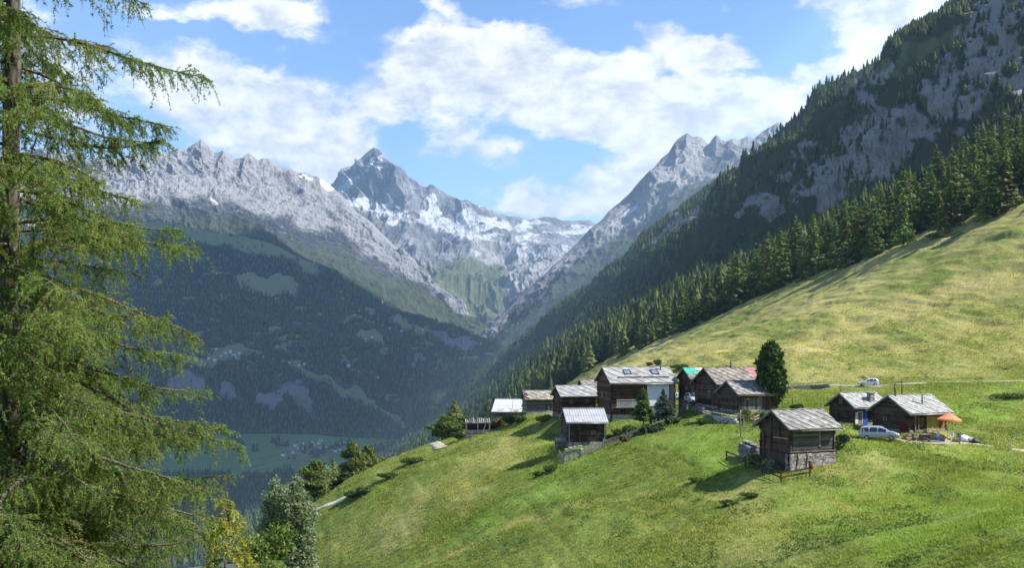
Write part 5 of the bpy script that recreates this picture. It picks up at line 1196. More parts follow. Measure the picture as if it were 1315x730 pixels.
chair('grey blue chair at the outer right end of the terrace', put(1231, 567), R(160), M_plg)
p = put(1199, 570); t = thing('sun_lounger', 'low grey sun lounger on the terrace before the table', 'lounger', p, R(10)); m = MB(); m.box((0, 0, .3), (1.3, .6, .08)); m.build('seat', M_plg, t, bevel=.02); m = MB(); m.box((-.85, 0, .5), (.65, .6, .07), Matrix.Rotation(R(35), 3, 'Y')); m.build('backrest', M_plg, t, bevel=.02)
for x in (-.55, .55):
    for y in (-.25, .25): m = MB(); m.box((x, y, .12), (.05, .05, .35)); m.build('leg', M_whitep, t)
def bag(label, px, py, mat, s=1.0):
    p = put(px, py); rg = np.random.default_rng(int(px)); th_ = np.linspace(0, math.pi, 12); ph = np.linspace(0, 2*math.pi, 19); T_, Q_ = np.meshgrid(th_, ph, indexing='ij'); N_ = np.stack([np.sin(T_)*np.cos(Q_), np.sin(T_)*np.sin(Q_), np.cos(T_)], -1)
    r_ = 1+.4*fbm(N_[..., 0]*2+px, N_[..., 1]*2, N_[..., 2]*2, o=3); G = N_*r_[..., None]*np.array((.62, .5, .45))*s+np.array((0, 0, .32*s)); t = thing('sack', label, 'sack', p); obj('bag', np_mesh('bag', G.reshape(-1, 3), grid_faces(12, 19)), mat, t); m = MB(); m.tube([(0, 0, .62*s), (.05, 0, .82*s)], [.14*s, .08*s], 8); m.build('tied_neck', mat, t, True)
bag('white sack on the grass right of the terrace', 1238, 568, M_plw, 1.1); bag('pale grey sack beside the white one right of the terrace', 1245, 569, M_conc, .9); bag('dark bundle on the grass at the right of the sacks', 1253, 570, M_bump, .8)
def crate(label, px, py, mat, d=(.9, .6, .5)):
    p = put(px, py); t = thing('crate', label, 'crate', p, R(random.uniform(-25, 25))); m = MB()
    for i in range(3):
        for sx, sy, dx_, dy_ in ((0, -d[1]/2, d[0], .03), (0, d[1]/2, d[0], .03), (-d[0]/2, 0, .03, d[1]), (d[0]/2, 0, .03, d[1])): m.box((sx, sy, d[2]*(i+.5)/3), (dx_, dy_, d[2]/3-.025), None, random.random())
    m.build('slatted_side', mat, t); m = MB(); m.box((0, 0, .03), (d[0]-.04, d[1]-.04, .05)); m.build('bottom', mat, t); m = MB(); m.box((0, 0, d[2]*.7), (d[0]-.1, d[1]-.1, .2)); m.build('contents', W_brown, t)
crate('blue crate on the terrace at the foot of the parasol', 1208, 568.5, M_plb); crate('wooden crate at the corner of the terrace house porch', 1166, 566, W_tan, (1.0, .6, .6)); crate('grey crate on the grass between terrace and sacks', 1228, 569.5, M_conc, (.8, .6, .45))
# stacked firewood in front of the porch
p = put(1172, 565); t = thing('firewood_stack', 'short stack of split firewood before the porch posts', 'firewood', p, R(22))
for q in range(3):
    m = MB()
    for i in range(7): m.tube([(-.9+.27*i+.06*q, -.4, .1+.24*q), (-.9+.27*i+.06*q, .4, .1+.24*q)], .125, 7, True, random.random())
    m.build('log_row', W_tan, t)
# ------------------------------------------------------------------ villages across the valley: three little houses, copied
def far_house(i, wallm, roofm, L, W, wh):
    t = empty('village_house', (0, 0, 0)); m = MB(); m.prism([(-W/2, -6), (W/2, -6), (W/2, wh), (0, wh+W*.28), (-W/2, wh)], 'x', -L/2, L/2); m.build('wall', wallm, t)
    m = MB(); e = .9
    for sg in (-1, 1):
        a = [(-L/2-e, sg*(W/2+e), wh-.5), (L/2+e, sg*(W/2+e), wh-.5), (L/2+e, 0, wh+W*.28+.15), (-L/2-e, 0, wh+W*.28+.15)]; b = [(x, y, z+.5) for x, y, z in a]; m._add(a+b, [(0, 1, 2, 3), (7, 6, 5, 4), (0, 4, 5, 1), (1, 5, 6, 2), (2, 6, 7, 3), (3, 7, 4, 0)], .5)
    m.build('roof', roofm, t); return t
FHp = [far_house(0, M_whitep, R_light, 11, 9, 7), far_house(1, W_tan, R_old, 10, 9, 6), far_house(2, M_plast, simple('brown_roof', (.16, .12, .10), (.12, .09, .08), 1, .8), 12, 10, 8)]
used = [False]*3
VILL = [('in the hillside village beyond the large larch', 'houses of the hillside village on the terrace', LC, [(238,452),(247,455),(256,458),(262,452),(268,461),(274,455),(279,450),(284,458),(289,454),(293,461),(296,452),(301,457),(305,463),(308,454),(313,459),(318,456),(324,461),(331,458),(338,460),(252,463),(276,464),(345,463),(352,462),(362,466),(372,467),(384,470)]),
 ('on the wooded ridge of the valley side', 'houses on the wooded ridge', LC, [(392,468),(399,471),(440,466),(447,471),(452,476),(462,440),(458,436),(468,437),(478,434),(485,486),(476,480)]),
 ('in the high hamlet below the left range', 'houses of the high hamlet', LC, [(456,406),(470,412),(478,416),(486,411),(492,419),(500,423),(508,421),(516,427),(524,425),(531,429),(537,427),(543,425),(460,401)]),
 ('on the green valley floor', 'houses on the valley floor', LV, [(357,582),(363,586),(369,580),(376,583),(383,577),(378,574),(392,579),(402,574),(408,571),(411,578),(417,576),(424,574),(405,583),(430,581),(436,572),(442,570),(441,577),(399,570),(389,572),(413,568),(436,580)]),]
rv = random.Random(3)
for where, gp, Lnd, pts in VILL:
    for x, y in pts:
        i = rv.choice((0, 0, 1, 2)); p = surf_at(Lnd, x, y); lab = ('small white house ', 'small timber house ', 'pale house with a brown roof ')[i]+where; s_ = rv.uniform(.8, 1.25)
        if not used[i]: o = FHp[i]; used[i] = True; o.location = tuple(map(float, p)); o.rotation_euler = (0, 0, rv.uniform(-.5, .5)); o.scale = (s_,)*3; tag(o, lab, 'house', ('white ', 'timber ', 'brown roofed ')[i]+gp)
        else: copy_tree(FHp[i], p, rv.uniform(-.6, .6), s_, lab, ('white ', 'timber ', 'brown roofed ')[i]+gp)['category'] = 'house'
# ------------------------------------------------------------------ single trees and shrubs in and around the hamlet
M_pine = leaf_mat('stone_pine_needles', (.022, .046, .013), (.085, .138, .034), .22, .8, 0); M_spr = leaf_mat('spruce_needles', (.010, .026, .012), (.035, .066, .022), .18, .8, 0)
M_birch = leaf_mat('birch_leaves', (.06, .10, .022), (.15, .20, .05), .35, .8, 0); M_shrub = leaf_mat('shrub_leaves', (.028, .055, .014), (.085, .13, .03), .3, 1.2, 0)
M_yshrub = leaf_mat('yellow_green_leaves', (.09, .12, .03), (.20, .23, .07), .3, 1.2, 0); M_grb = leaf_mat('grey_green_leaves', (.11, .145, .085), (.25, .30, .19), .35, 1.0, 0, rough=.8); M_auto = leaf_mat('mixed_autumn_leaves', (.07, .075, .02), (.19, .12, .04), .3, 1.0, 0)
M_dk = leaf_mat('dark_green_leaves', (.016, .038, .012), (.05, .088, .025), .25, 1.0, 0)
def tree_thing(name, label, cat, loc, T, mat, trunk, tmat=None, rz=0, group=None, tname='trunk'):
    t = thing(name, label, cat, loc, rz, group); tris_mesh('crown', T, mat, RNG.random(len(T)), t); trunk.build(tname, tmat or M_barkg, t, True); return t
# stone pine
p = np.array(((990-CX)/F*152.6, 152.6, ground((990-CX)/F*152.6, 152.6))); sc_ = p[1]/1390
h_ = (536-447)*sc_; w_ = 23*sc_
bl = []
for z, r_ in ((.15, .55), (.22, .84), (.33, 1.0), (.45, 1.04), (.57, 1.0), (.69, .93), (.80, .80), (.89, .60), (.95, .34)):
    for k in range(5):
        a = k*1.2566+z*17; bl.append((math.cos(a)*w_*r_*.48, math.sin(a)*w_*r_*.48, h_*z, w_*r_*.50, w_*r_*.50, h_*.085))
    bl.append((0, 0, h_*z, w_*r_*.6, w_*r_*.6, h_*.07))
rg = np.random.default_rng(4); T = clump_tris(41, [(x*1.05, y*1.05, z, a_*.72, b_*.72, c_*.9) for x, y, z, a_, b_, c_ in bl], 10500, .36, .9, .35); T[:, 2] += (T[:, 2]-T[:, :2].mean(1))*np.array((.1, .1, .5))
m = MB(); m.tube([(0, 0, -.8), (0, 0, h_*.3), (.1, 0, h_*.8)], [.36, .30, .08], 9); m.tube([(.75, .3, -.8), (.55, .2, h_*.22), (.2, .1, h_*.4)], [.3, .24, .1], 9)
tree_thing('stone_pine', 'dense dark stone pine standing by the log barns', 'tree', p, T, M_pine, m, M_barkg)
# garden trees of the chalet
p = hit(826, 549, 100, 220); k = p[1]/1390; T = clump_tris(42, crown_blobs(42, 51*k, 15*k, .5, 12, .55), 6500, .26)
tree_thing('young_birch', 'light green young tree before the white bay of the tall chalet', 'tree', p, T, M_birch, trunk_mb(6, .12, .03, 2))
p = hit(852, 546, 100, 220); k = p[1]/1390; T = conifer_tris(43, 45*k, 2.1, .04, 26, 8, 20, .34, .25, .8, .1)
tree_thing('young_spruce', 'small dark spruce at the right corner of the tall chalet', 'tree', p, T, M_spr, trunk_mb(5, .12, .03, 3), M_bark)
SHR = [(795,563,1.3,1.5,M_dk,'dark shrub at the left end of the chalet garden'),(812,561,1.5,1.5,M_shrub,'green shrub in the chalet garden below the balcony'),(803,568,.8,.9,M_auto,'reddish flowering plant just inside the picket fence'),(836,556,1.3,1.9,M_dk,'broad dark shrub at the foot of the young birch'),(862,546,1.2,1.4,M_shrub,'bush between the small spruce and the fence'),(786,566,.9,1.2,M_shrub,'low bush beside the metal roofed barn, inside the fence'),(846,551,1.0,1.2,M_shrub,'low bush under the small spruce'),
 (970,600,1.35,1.1,M_yshrub,'round yellow green shrub below the left gable of the front cottage'),(990,607,1.35,1.0,M_grb,'round pale grey green shrub at the near corner of the front cottage'),(1072,583,1.6,1.1,M_dk,'dark bush at the right end of the front cottage'),(1066,592,1.0,1.1,M_shrub,'low bush on the slope right of the cottage cellar'),(1082,570,1.2,.9,M_dk,'narrow bush between the cottage and the timber house'),
 (957,540,1.5,1.2,M_yshrub,'pale bush before the boards of the pine shaded barn'),(975,541,1.1,1.2,M_shrub,'green bush at the foot of the stone pine'),(903,546,.7,1.0,M_shrub,'low tuft of bush on the bank under the parking place'),
 (642,549,1.8,2.0,M_auto,'brownish thicket below the white metal roof'),(655,545,1.6,1.6,M_shrub,'green thicket right of the white metal roofed barn'),(668,543,1.2,1.3,M_shrub,'small bush before the mossy roofed barn'),(700,541,1.2,1.8,M_yshrub,'yellowish bush on the bank between the two log barns'),(632,552,1.2,1.3,M_shrub,'low bush right of the collapsing shed'),
 (845,470,1.4,1.8,M_shrub,'round bush alone on the meadow above the chalet roof'),(835,470,.9,1.2,M_shrub,'small bush left of the larger one above the chalet'),(872,474,1.1,2.4,M_shrub,'wide low bush on the bank above the small barn'),(1298,512,1.0,4.2,M_shrub,'wide patch of shrubs on the bank at the right edge'),(1024,528,.9,1.3,M_shrub,'small bush on the grass right of the stone pine'),
 (708,606,.9,1.3,M_shrub,'low weeds at the lower end of the picket fence'),(694,612,.6,1.0,M_shrub,'small weed clump left of the picket fence end'),(938,650,.5,1.0,M_shrub,'weed clump at the tip of the cottage shadow'),(962,640,.5,1.2,M_shrub,'low weeds on the lower edge of the cottage shadow'),(893,620,.5,1.0,M_shrub,'weeds on the upper edge of the cottage shadow'),(575,563,2.0,1.7,M_shrub,'bush beside the concrete lane left of the ruined shed'),(590,566,1.5,1.9,M_dk,'dark bush left of the ruined shed'),(470,634,1.0,2.2,M_shrub,'low bush on the left shoulder of the meadow'),(455,640,1.2,2.6,M_shrub,'wide low bush beside the left footpath'),(500,615,1.0,2.2,M_shrub,'low scrub along the left rim of the meadow'),(530,596,1.0,2.4,M_shrub,'scrub on the left rim below the concrete lane')]
for i, (x, y, h, r_, mt, lab) in enumerate(SHR):
    p = hit(x, y, 60, 330); n = int(260+900*r_*h/2); s_ = .16 if p[1] < 150 else .22
    bl = [(random.uniform(-.5, .5)*r_, random.uniform(-.4, .4)*r_, h*random.uniform(.25, .7), r_*random.uniform(.4, .65), r_*random.uniform(.4, .6), h*random.uniform(.28, .42)) for k in range(6)]
    t = thing('shrub', lab, 'shrub', p); T = clump_tris(60+i, bl, n, s_); tris_mesh('foliage', T, mt, RNG.random(len(T)), t)
    m = MB()
    for k in range(4): a = random.random()*6.28; m.tube([(0, 0, -.3), (math.cos(a)*r_*.3, math.sin(a)*r_*.3, h*.6)], [.05, .02], 5)
    m.build('stem', M_barkg, t, True)
# trees standing below the left rim of the meadow
def rim_tree(px, py_top, py_base, Y, r, kind, lab, n=6000, seed=0, leaf=.42, mat=None):
    r *= 1.4; n = int(n*1.6)
    b = at(px, py_base, Y); k = Y/1390; h = (py_base-py_top)*k; loc = (b[0], b[1], b[2])
    if kind == 'con': T = conifer_tris(seed, h, r, .03, 34, 7, 20, .5, .25, .75); return tree_thing('conifer_tree', lab, 'tree', loc, T, mat or M_larch, trunk_mb(h*.9, .22, .04, seed), M_bark)
    T = clump_tris(seed, crown_blobs(seed, h, r, h*.06, 13, .45), n, leaf); return tree_thing('leafy_tree', lab, 'tree', loc, T, mat or M_birch, trunk_mb(h*.8, .22, .04, seed, .03, 6))
M_larch2 = leaf_mat('pale_larch_needles', (.075, .105, .026), (.18, .22, .06), .4, .3, 0)  # paler needle colour for the trees on the rim and by the lane
rim_tree(405, 589, 668, 222, 3.8, 'leaf', 'tall leafy tree below the left rim, taller of the pair by the path', 7000, 71, mat=M_larch2); rim_tree(427, 590, 655, 226, 3.0, 'con', 'green larch below the left rim, right beside the tall leafy tree', 0, 72, mat=M_larch2)
rim_tree(453, 566, 650, 236, 3.8, 'leaf', 'leafy tree below the rim, left one of the upper pair', 6500, 73, mat=M_larch2); rim_tree(473, 569, 635, 240, 3.4, 'leaf', 'leafy tree below the rim, right one of the upper pair', 6000, 74, mat=M_larch2)
rim_tree(381, 610, 672, 216, 2.5, 'con', 'small conifer below the left rim, nearest the grey green bush', 0, 75, mat=M_larch2); rim_tree(394, 632, 680, 212, 3.4, 'leaf', 'dark low tree at the foot of the tall leafy tree', 4500, 76, mat=M_dk); rim_tree(441, 605, 650, 226, 3.2, 'leaf', 'dark low tree between the two pairs on the rim', 4500, 77, mat=M_dk)
rim_tree(583, 514, 566, 228, 2.6, 'con', 'young larch left of the ruined shed, tallest of the three by the lane', 0, 78, mat=M_larch2); rim_tree(572, 533, 566, 224, 2.4, 'leaf', 'roundish green tree by the lane left of the ruined shed', 3500, 79, mat=M_birch); rim_tree(594, 531, 562, 230, 2.2, 'leaf', 'low green tree right behind the young larch by the lane', 3000, 80, mat=M_shrub)

# ------------------------------------------------------------------ the big larch on the left, and what grows at its foot
M_lneed = leaf_mat('near_larch_needles', (.088, .155, .032), (.205, .300, .062), .45, .5, 0, (.34, .31, .10)); M_twig = bark_mat('grey_twigs', (.17, .14, .11), (.06, .045, .035), 20)
def needle_tris(C, D, size, rng, k=4):
    """k thin needles-in-bunch per tuft centre, leaning along twig direction D"""
    n = len(C); out = []
    for q in range(k):
        d = rot_rand(n, rng)*.95+D*.55; d /= np.linalg.norm(d, axis=1, keepdims=True); w = rot_rand(n, rng); w -= (w*d).sum(1, keepdims=True)*d; w /= np.linalg.norm(w, axis=1, keepdims=True)+1e-9
        s = size*(.7+.6*rng.random(n))[:, None]; out.append(np.stack([C-w*s*.13, C+w*s*.13, C+d*s], 1))
    return np.concatenate(out)
def big_larch(name, label, loc, H, zlist, lenf, seed, r0, r1, tuft=.052, dens=1.0, mat=None, lean=(0, 0)):
    rng = np.random.default_rng(seed); t = thing(name, label, 'tree', loc); TR = []; T2 = []
    pts = []; rad = []
    for i in range(25):
        f = i/24; pts.append((lean[0]*f+.05*math.sin(i*.8+seed), lean[1]*f+.05*math.cos(i*1.1), -1.0+(H+1.0)*f)); rad.append(r0+(r1-r0)*f+(.12*r0 if i == 0 else 0)+.012*math.sin(i*2.3))
    m = MB(); m.tube(pts, rad, 16); m.build('trunk', M_bark, t, True)
    ang = rng.random()*6.28; tw = MB(); nl = 0; DN = np.array((0, 0, -1.0))
    def curve(p, d, l, droop, m_, wig=0.0):
        u = np.linspace(0, 1, m_)[:, None]; w = np.cross(d, DN); return p+d*l*u+DN*l*droop*u**2+w*l*wig*np.sin(u*5)
    def along(C, q):
        k = q*(len(C)-1); i = np.minimum(k.astype(int), len(C)-2); return C[i]+(C[i+1]-C[i])*(k-i)[:, None], C[i+1]-C[i]
    def tufts(Cv, l, brown, step=.021):
        n = max(3, int(l/step)); C, D = along(Cv, rng.random(n)); D = D/(np.linalg.norm(D, axis=1, keepdims=True)+1e-9); tr = needle_tris(C+rng.normal(size=C.shape)*.007, D, tuft, rng, 3); TR.append(tr); T2.append(np.full(len(tr), brown))
    for z in zlist:
        ang += 2.399+rng.normal()*.5; a = ang; L = lenf(z, a)*(.62+.46*rng.random())
        if L < .06: continue
        f = (z+1)/(H+1); base = np.array((lean[0]*f, lean[1]*f, z)); n = 16; ss = np.linspace(0, 1, n)
        p0 = rng.uniform(-.22, .10); dr = rng.uniform(.02, .16); upb = rng.uniform(.0, .16); wig = rng.normal()*.08; w2 = rng.uniform(3, 7)
        out = ss*L; zz = L*(p0*ss-dr*ss**2+upb*np.maximum(0, ss-.6)*1.6)+.035*L*np.sin(ss*w2+a); lat = wig*L*np.sin(ss*w2)
        limb = base+np.stack([np.cos(a)*out-np.sin(a)*lat, np.sin(a)*out+np.cos(a)*lat, zz], 1)
        mb = MB(); mb.tube(limb, (.010+.0095*L)*(1-.9*ss)+.002, 6, False); nl += 1
        if nl % 5 in (0, 2) or len(zlist) < 90: mb.build('limb', M_twig, t, True)
        else: tw.tube(limb, (.010+.0095*L)*(1-.9*ss)+.002, 5, False)
        nb = int((5+8.5*L)*dens); LB = [(limb, L, False)]
        for q in np.sort(rng.random(nb)**.8):
            p, fw = along(limb, np.array([.06+.94*q])); p, fw = p[0], fw[0]/np.linalg.norm(fw[0]); sd = np.cross(fw, (0, 0, 1)); sd /= np.linalg.norm(sd)+1e-9
            sg = 1 if rng.random() < .5 else -1; d = fw*rng.uniform(.35, .9)+sd*sg*rng.uniform(.35, 1.0)+np.array((0, 0, rng.uniform(-.35, .25))); d /= np.linalg.norm(d)
            l = (.14+.95*(1-q)**.7*min(1, L/2.6))*rng.uniform(.45, 1.1); C = curve(p, d, l, rng.uniform(.10, .5), 7, rng.normal()*.05); tw.tube(C, np.linspace(.0075, .002, 7), 3, False); LB.append((C, l, True))
        for C, l, side_ in LB:
            bare = rng.random()*.25 if side_ else .22; m_ = max(2, int(l*(1-bare)/(.052 if side_ else .075)*min(1.2, dens))); br = min(1, max(0, rng.normal()*.3+.0))
            P_, D_ = along(C, bare+(1-bare)*rng.random(m_))
            for p, fw in zip(P_, D_):
                fw = fw/(np.linalg.norm(fw)+1e-9); r_ = rng.normal(size=3)*.45; d = fw*rng.uniform(.2, .9)+r_+DN*rng.uniform(-.1, .95); d /= np.linalg.norm(d); l2 = rng.uniform(.05, .24)*(1.15 if rng.random() < .8 else 1.9)*min(1, .35+L/2)
                c2 = curve(p, d, l2, .35, 4)
                if l2 > .12: tw.tube(c2, np.linspace(.0035, .0015, 4), 3, False)
                tufts(c2, l2, br)
            if side_: tufts(C, l*.9, br, .03)
            else: tufts(C[6:], l*.6, br, .04)
    T = np.concatenate(TR); t2 = np.concatenate(T2); tris_mesh('needles', T, mat or M_lneed, np.repeat(rng.random(len(T)//24+1), 24)[:len(T)], t, t2); tw.build('twigs', M_twig, t)
    print(name, 'limbs', nl, 'tris', len(T)); return t
TX, TY = at(14, 440, 17)[0], 17.0; gz0 = ground(TX, TY)
rl = np.random.default_rng(3)
zl = np.concatenate([np.linspace(1.6, 7.2, 108), np.linspace(7.25, 11.8, 50), np.linspace(11.9, 16.5, 14)])
def lf(z, a):
    zz = z+gz0           # world height
    top = np.interp(zz, [-7, -3, -1.5, 0, 1.5, 3, 4.5, 5.5, 10], [3.8, 3.9, 3.75, 3.3, 3.2, 3.3, 3.1, 2.85, 1.4])
    return top*(1.0 if math.cos(a) > -.2 else .8)
big_larch('larch_tree', 'great drooping larch filling the left side, its bark trunk at the edge', (TX, TY, gz0), 17.5, zl, lf, 21, .235, .05, tuft=.046, dens=1.0)
# a second, lower larch behind whose boughs fill the bottom left corner
x2, y2 = at(118, 440, 19.5)[0], 19.5; g2 = ground(x2, y2)
big_larch('larch_tree', 'lower bushy larch whose boughs fill the bottom left corner', (x2, y2, g2), -at(0, 470, 19.5)[2]*-1-g2-.2, np.linspace(.8, 6.2, 60), lambda z, a: 3.1*(1-(z/6.9))**.55, 33, .13, .02, tuft=.046, dens=.95)
x3, y3 = at(290, 440, 14)[0], 14.0; g3 = ground(x3, y3); h3 = at(0, 640, 14)[2]-g3
M_yl = leaf_mat('yellow_larch_needles', (.20, .22, .030), (.40, .39, .06), .4, .8, 0, (.44, .36, .06))
big_larch('young_larch', 'small yellow green larch sapling between the great larch and the grey bush', (x3, y3, g3), h3, np.linspace(max(.4, h3-1.6), h3-.03, 24), lambda z, a: .08+.50*min(1, (h3-z)/1.3), 35, .03, .008, dens=1.0, mat=M_yl)
x4, y4 = at(335, 440, 19)[0], 19.0; g4 = ground(x4, y4); h4 = at(0, 655, 19)[2]-g4
# grey-green bush
xb, yb = at(368, 440, 33)[0], 33.0; gb = ground(xb, yb); top = at(0, 628, 33)[2]-gb; k = 33/1390
bl = []
rgb = np.random.default_rng(12)
for i in range(20):
    z = top-.25-rgb.random()**1.2*3.2; wd = 46*k*min(1, .42+.9*(top-z)/1.3); a = rgb.random()*6.28; bl.append((math.cos(a)*wd*.5, math.sin(a)*wd*.5, z, wd*.42, wd*.42, .55))
T = clump_tris(91, bl, 34000, .062, 1, .3); m = trunk_mb(top*.9, .10, .02, 5, .03, 8, -.6, .9)
tree_thing('whitebeam_bush', 'pale grey green leafy bush at the lower left beside the meadow', 'bush', (xb, yb, gb), T, M_grb, m)
xb, yb = at(333, 440, 27)[0], 27.0; gb = ground(xb, yb); top = at(0, 672, 27)[2]-gb; bl = [(rgb.uniform(-.5, .5), rgb.uniform(-.5, .5), top-.3-rgb.random()*2.4, .5, .5, .45) for i in range(12)]
tree_thing('leafy_bush', 'deep green bush between the yellow sapling and the grey bush', 'bush', (xb, yb, gb), clump_tris(92, bl, 6500, .075, 1, .35), M_birch, trunk_mb(top*.9, .07, .02, 6, .03, 6, -.6, .7))

# ------------------------------------------------------------------ the sward itself
def grass():
    rng = np.random.default_rng(77); n = 430000
    Y = np.exp(rng.uniform(math.log(58), math.log(330), n*2)); t = rng.uniform(-.27, .62, n*2); X = Y*t
    keep = rng.random(n*2) < np.clip((Y/110)**1.2, .15, 1)*.5+.12; X, Y = X[keep][:n], Y[keep][:n]; n = len(X)
    pat = fbm(X/5, Y/6, o=3); k2 = rng.random(n) < np.clip(.6+.9*pat, .15, 1)*(1-.6*sstep(230, 320, Y)); X, Y, pat = X[k2], Y[k2], pat[k2]; n = len(X)
    Z = tz(X, Y); M = meadow_mask(X, Y, Z)
    free = np.ones(n, bool)
    for o in bpy.data.objects:
        if o.get('dims') is not None:
            L_, W_, _, _ = o['dims']; c, s = math.cos(o.rotation_euler.z), math.sin(o.rotation_euler.z); dx_, dy_ = X-o.location.x, Y-o.location.y; u, v = c*dx_+s*dy_, -s*dx_+c*dy_; free &= ~((abs(u) < L_/2+.2)&(abs(v) < W_/2+.2))
    d = np.min(np.hypot(X[:, None]-RPf[None, :, 0], Y[:, None]-RPf[None, :, 1]), 1); free &= d > 1.6
    X, Y, Z, M, pat = X[free], Y[free], Z[free], M[free], pat[free]; n = len(X)
    h = (.07+.16*rng.random(n)**1.5+.12*np.clip(pat, 0, 1))*(.8+Y/320); P = np.stack([X, Y, Z-.03], 1); out = []; mk = []
    for q in range(5):
        a = rng.random(n)*6.283; r_ = rng.random(n)*.16; b = P+np.stack([np.cos(a)*r_, np.sin(a)*r_, 0*r_], 1); w = (.012+.020*rng.random(n))*(.6+Y/120); wd = np.stack([-np.sin(a), np.cos(a), 0*a], 1)*w[:, None]; tip = b+np.stack([np.cos(a)*h*.45, np.sin(a)*h*.45, h*(.75+.5*rng.random(n))], 1)
        out.append(np.stack([b-wd, b+wd, tip], 1)); M2 = M.copy(); M2[..., 0] = np.clip(M2[..., 0]+rng.normal(size=n)*.35, 0, 1.3); M2[..., 3] = 0; mk.append(M2)
    nw = 60000; Yw = np.exp(rng.uniform(math.log(60), math.log(190), nw)); Xw = Yw*rng.uniform(-.22, .6, nw); pw = fbm(Xw/4+9, Yw/5, o=4); kw = pw > .16+.12*rng.random(nw); Xw, Yw = Xw[kw], Yw[kw]
    Cw = np.repeat(np.stack([Xw, Yw, tz(Xw, Yw)+.06], 1), 4, 0)+rng.normal(size=(4*len(Xw), 3))*np.array((.16, .16, .07)); Tw = leaf_tris(Cw, .09+.10*rng.random(len(Cw)), rng, .4, np.array([[0, 0, .6]]))
    tag(tris_mesh('meadow_weeds', Tw, leaf_mat('weed_leaves', (.055, .095, .022), (.125, .175, .045), .35, .3, 0), np.repeat(rng.random(len(Xw)), 4)), kind='stuff')
    T = np.concatenate(out); Mk = np.concatenate(mk); o = obj('meadow_grass', np_mesh('meadow_grass', T.reshape(-1, 3), np.arange(3*len(T)).reshape(-1, 3), False, {'mk': np.repeat(Mk, 3, 0)}, 3), make_meadow_mat('grass_blades', True)); tag(o, kind='stuff'); print('grass', len(T))
_t = np.linspace(0, 1, 400)[:, None]; _i = (_t[:, 0]*(len(RP)-1)); RPf = np.stack([np.interp(_i, np.arange(len(RP)), RP[:, k]) for k in range(3)], 1)
grass()
# ------------------------------------------------------------------ camera, light, sky, air
SUN_EL, SUN_AZ = R(47), R(94)                   # azimuth clockwise from +Y (straight ahead): the sun stands to the right
sun_dir = Vector((math.sin(SUN_AZ)*math.cos(SUN_EL), math.cos(SUN_AZ)*math.cos(SUN_EL), math.sin(SUN_EL)))
cam = bpy.data.cameras.new('camera'); cam.sensor_width = 36; cam.lens = 36*F/1315; cam.shift_y = (HY-365)/1315
cam.clip_start = .5; cam.clip_end = 120000
co = link(bpy.data.objects.new('camera', cam)); co.rotation_euler = (R(90), 0, 0); S.camera = co
sl = bpy.data.lights.new('sun', 'SUN'); sl.energy = 5.0; sl.angle = R(.53); sl.color = (1, .955, .88)
so = link(bpy.data.objects.new('sun', sl)); so.rotation_euler = (-sun_dir).to_track_quat('-Z', 'Y').to_euler(); so.location = (200, 0, 400)
S.view_settings.view_transform = 'Standard'; S.view_settings.look = 'None'; S.view_settings.gamma = 1; S.view_settings.exposure = EXPOSURE
S.cycles.use_denoising = True; S.cycles.max_bounces = 6; S.cycles.diffuse_bounces = 2; S.cycles.glossy_bounces = 2
S.cycles.transmission_bounces = 4; S.cycles.volume_bounces = 0; S.cycles.transparent_max_bounces = 8; S.cycles.sample_clamp_indirect = 4
S.cycles.use_adaptive_sampling = True; S.cycles.adaptive_threshold = .015

W = bpy.data.worlds.new('World'); S.world = W; W.use_nodes = True
nt = NT(W.node_tree); bg = W.node_tree.nodes['Background']
W.cycles.sampling_method = 'MANUAL'; W.cycles.sample_map_resolution = 256
sky = nt.new('ShaderNodeTexSky', sky_type='NISHITA'); sky.sun_disc = False; sky.sun_elevation = SUN_EL; sky.sun_rotation = SUN_AZ
sky.altitude = 1700; sky.air_density = 1.0; sky.dust_density = .6; sky.ozone_density = 1.6
d = nt.new('ShaderNodeTexCoord').outputs['Generated']
sp = nt.new('ShaderNodeSeparateXYZ'); nt.l.new(d, sp.inputs[0]); dx, dy, dz = sp.outputs
az = nt.math('ARCTAN2', dx, dy); el = nt.math('DIVIDE', dz, nt.math('MAXIMUM', nt.math('SQRT', nt.math('ADD', nt.math('MULTIPLY', dx, dx), nt.math('MULTIPLY', dy, dy))), .02))
cv = nt.new('ShaderNodeCombineXYZ'); nt.put(cv.inputs[0], az); nt.put(cv.inputs[1], el); P0 = cv.outputs[0]
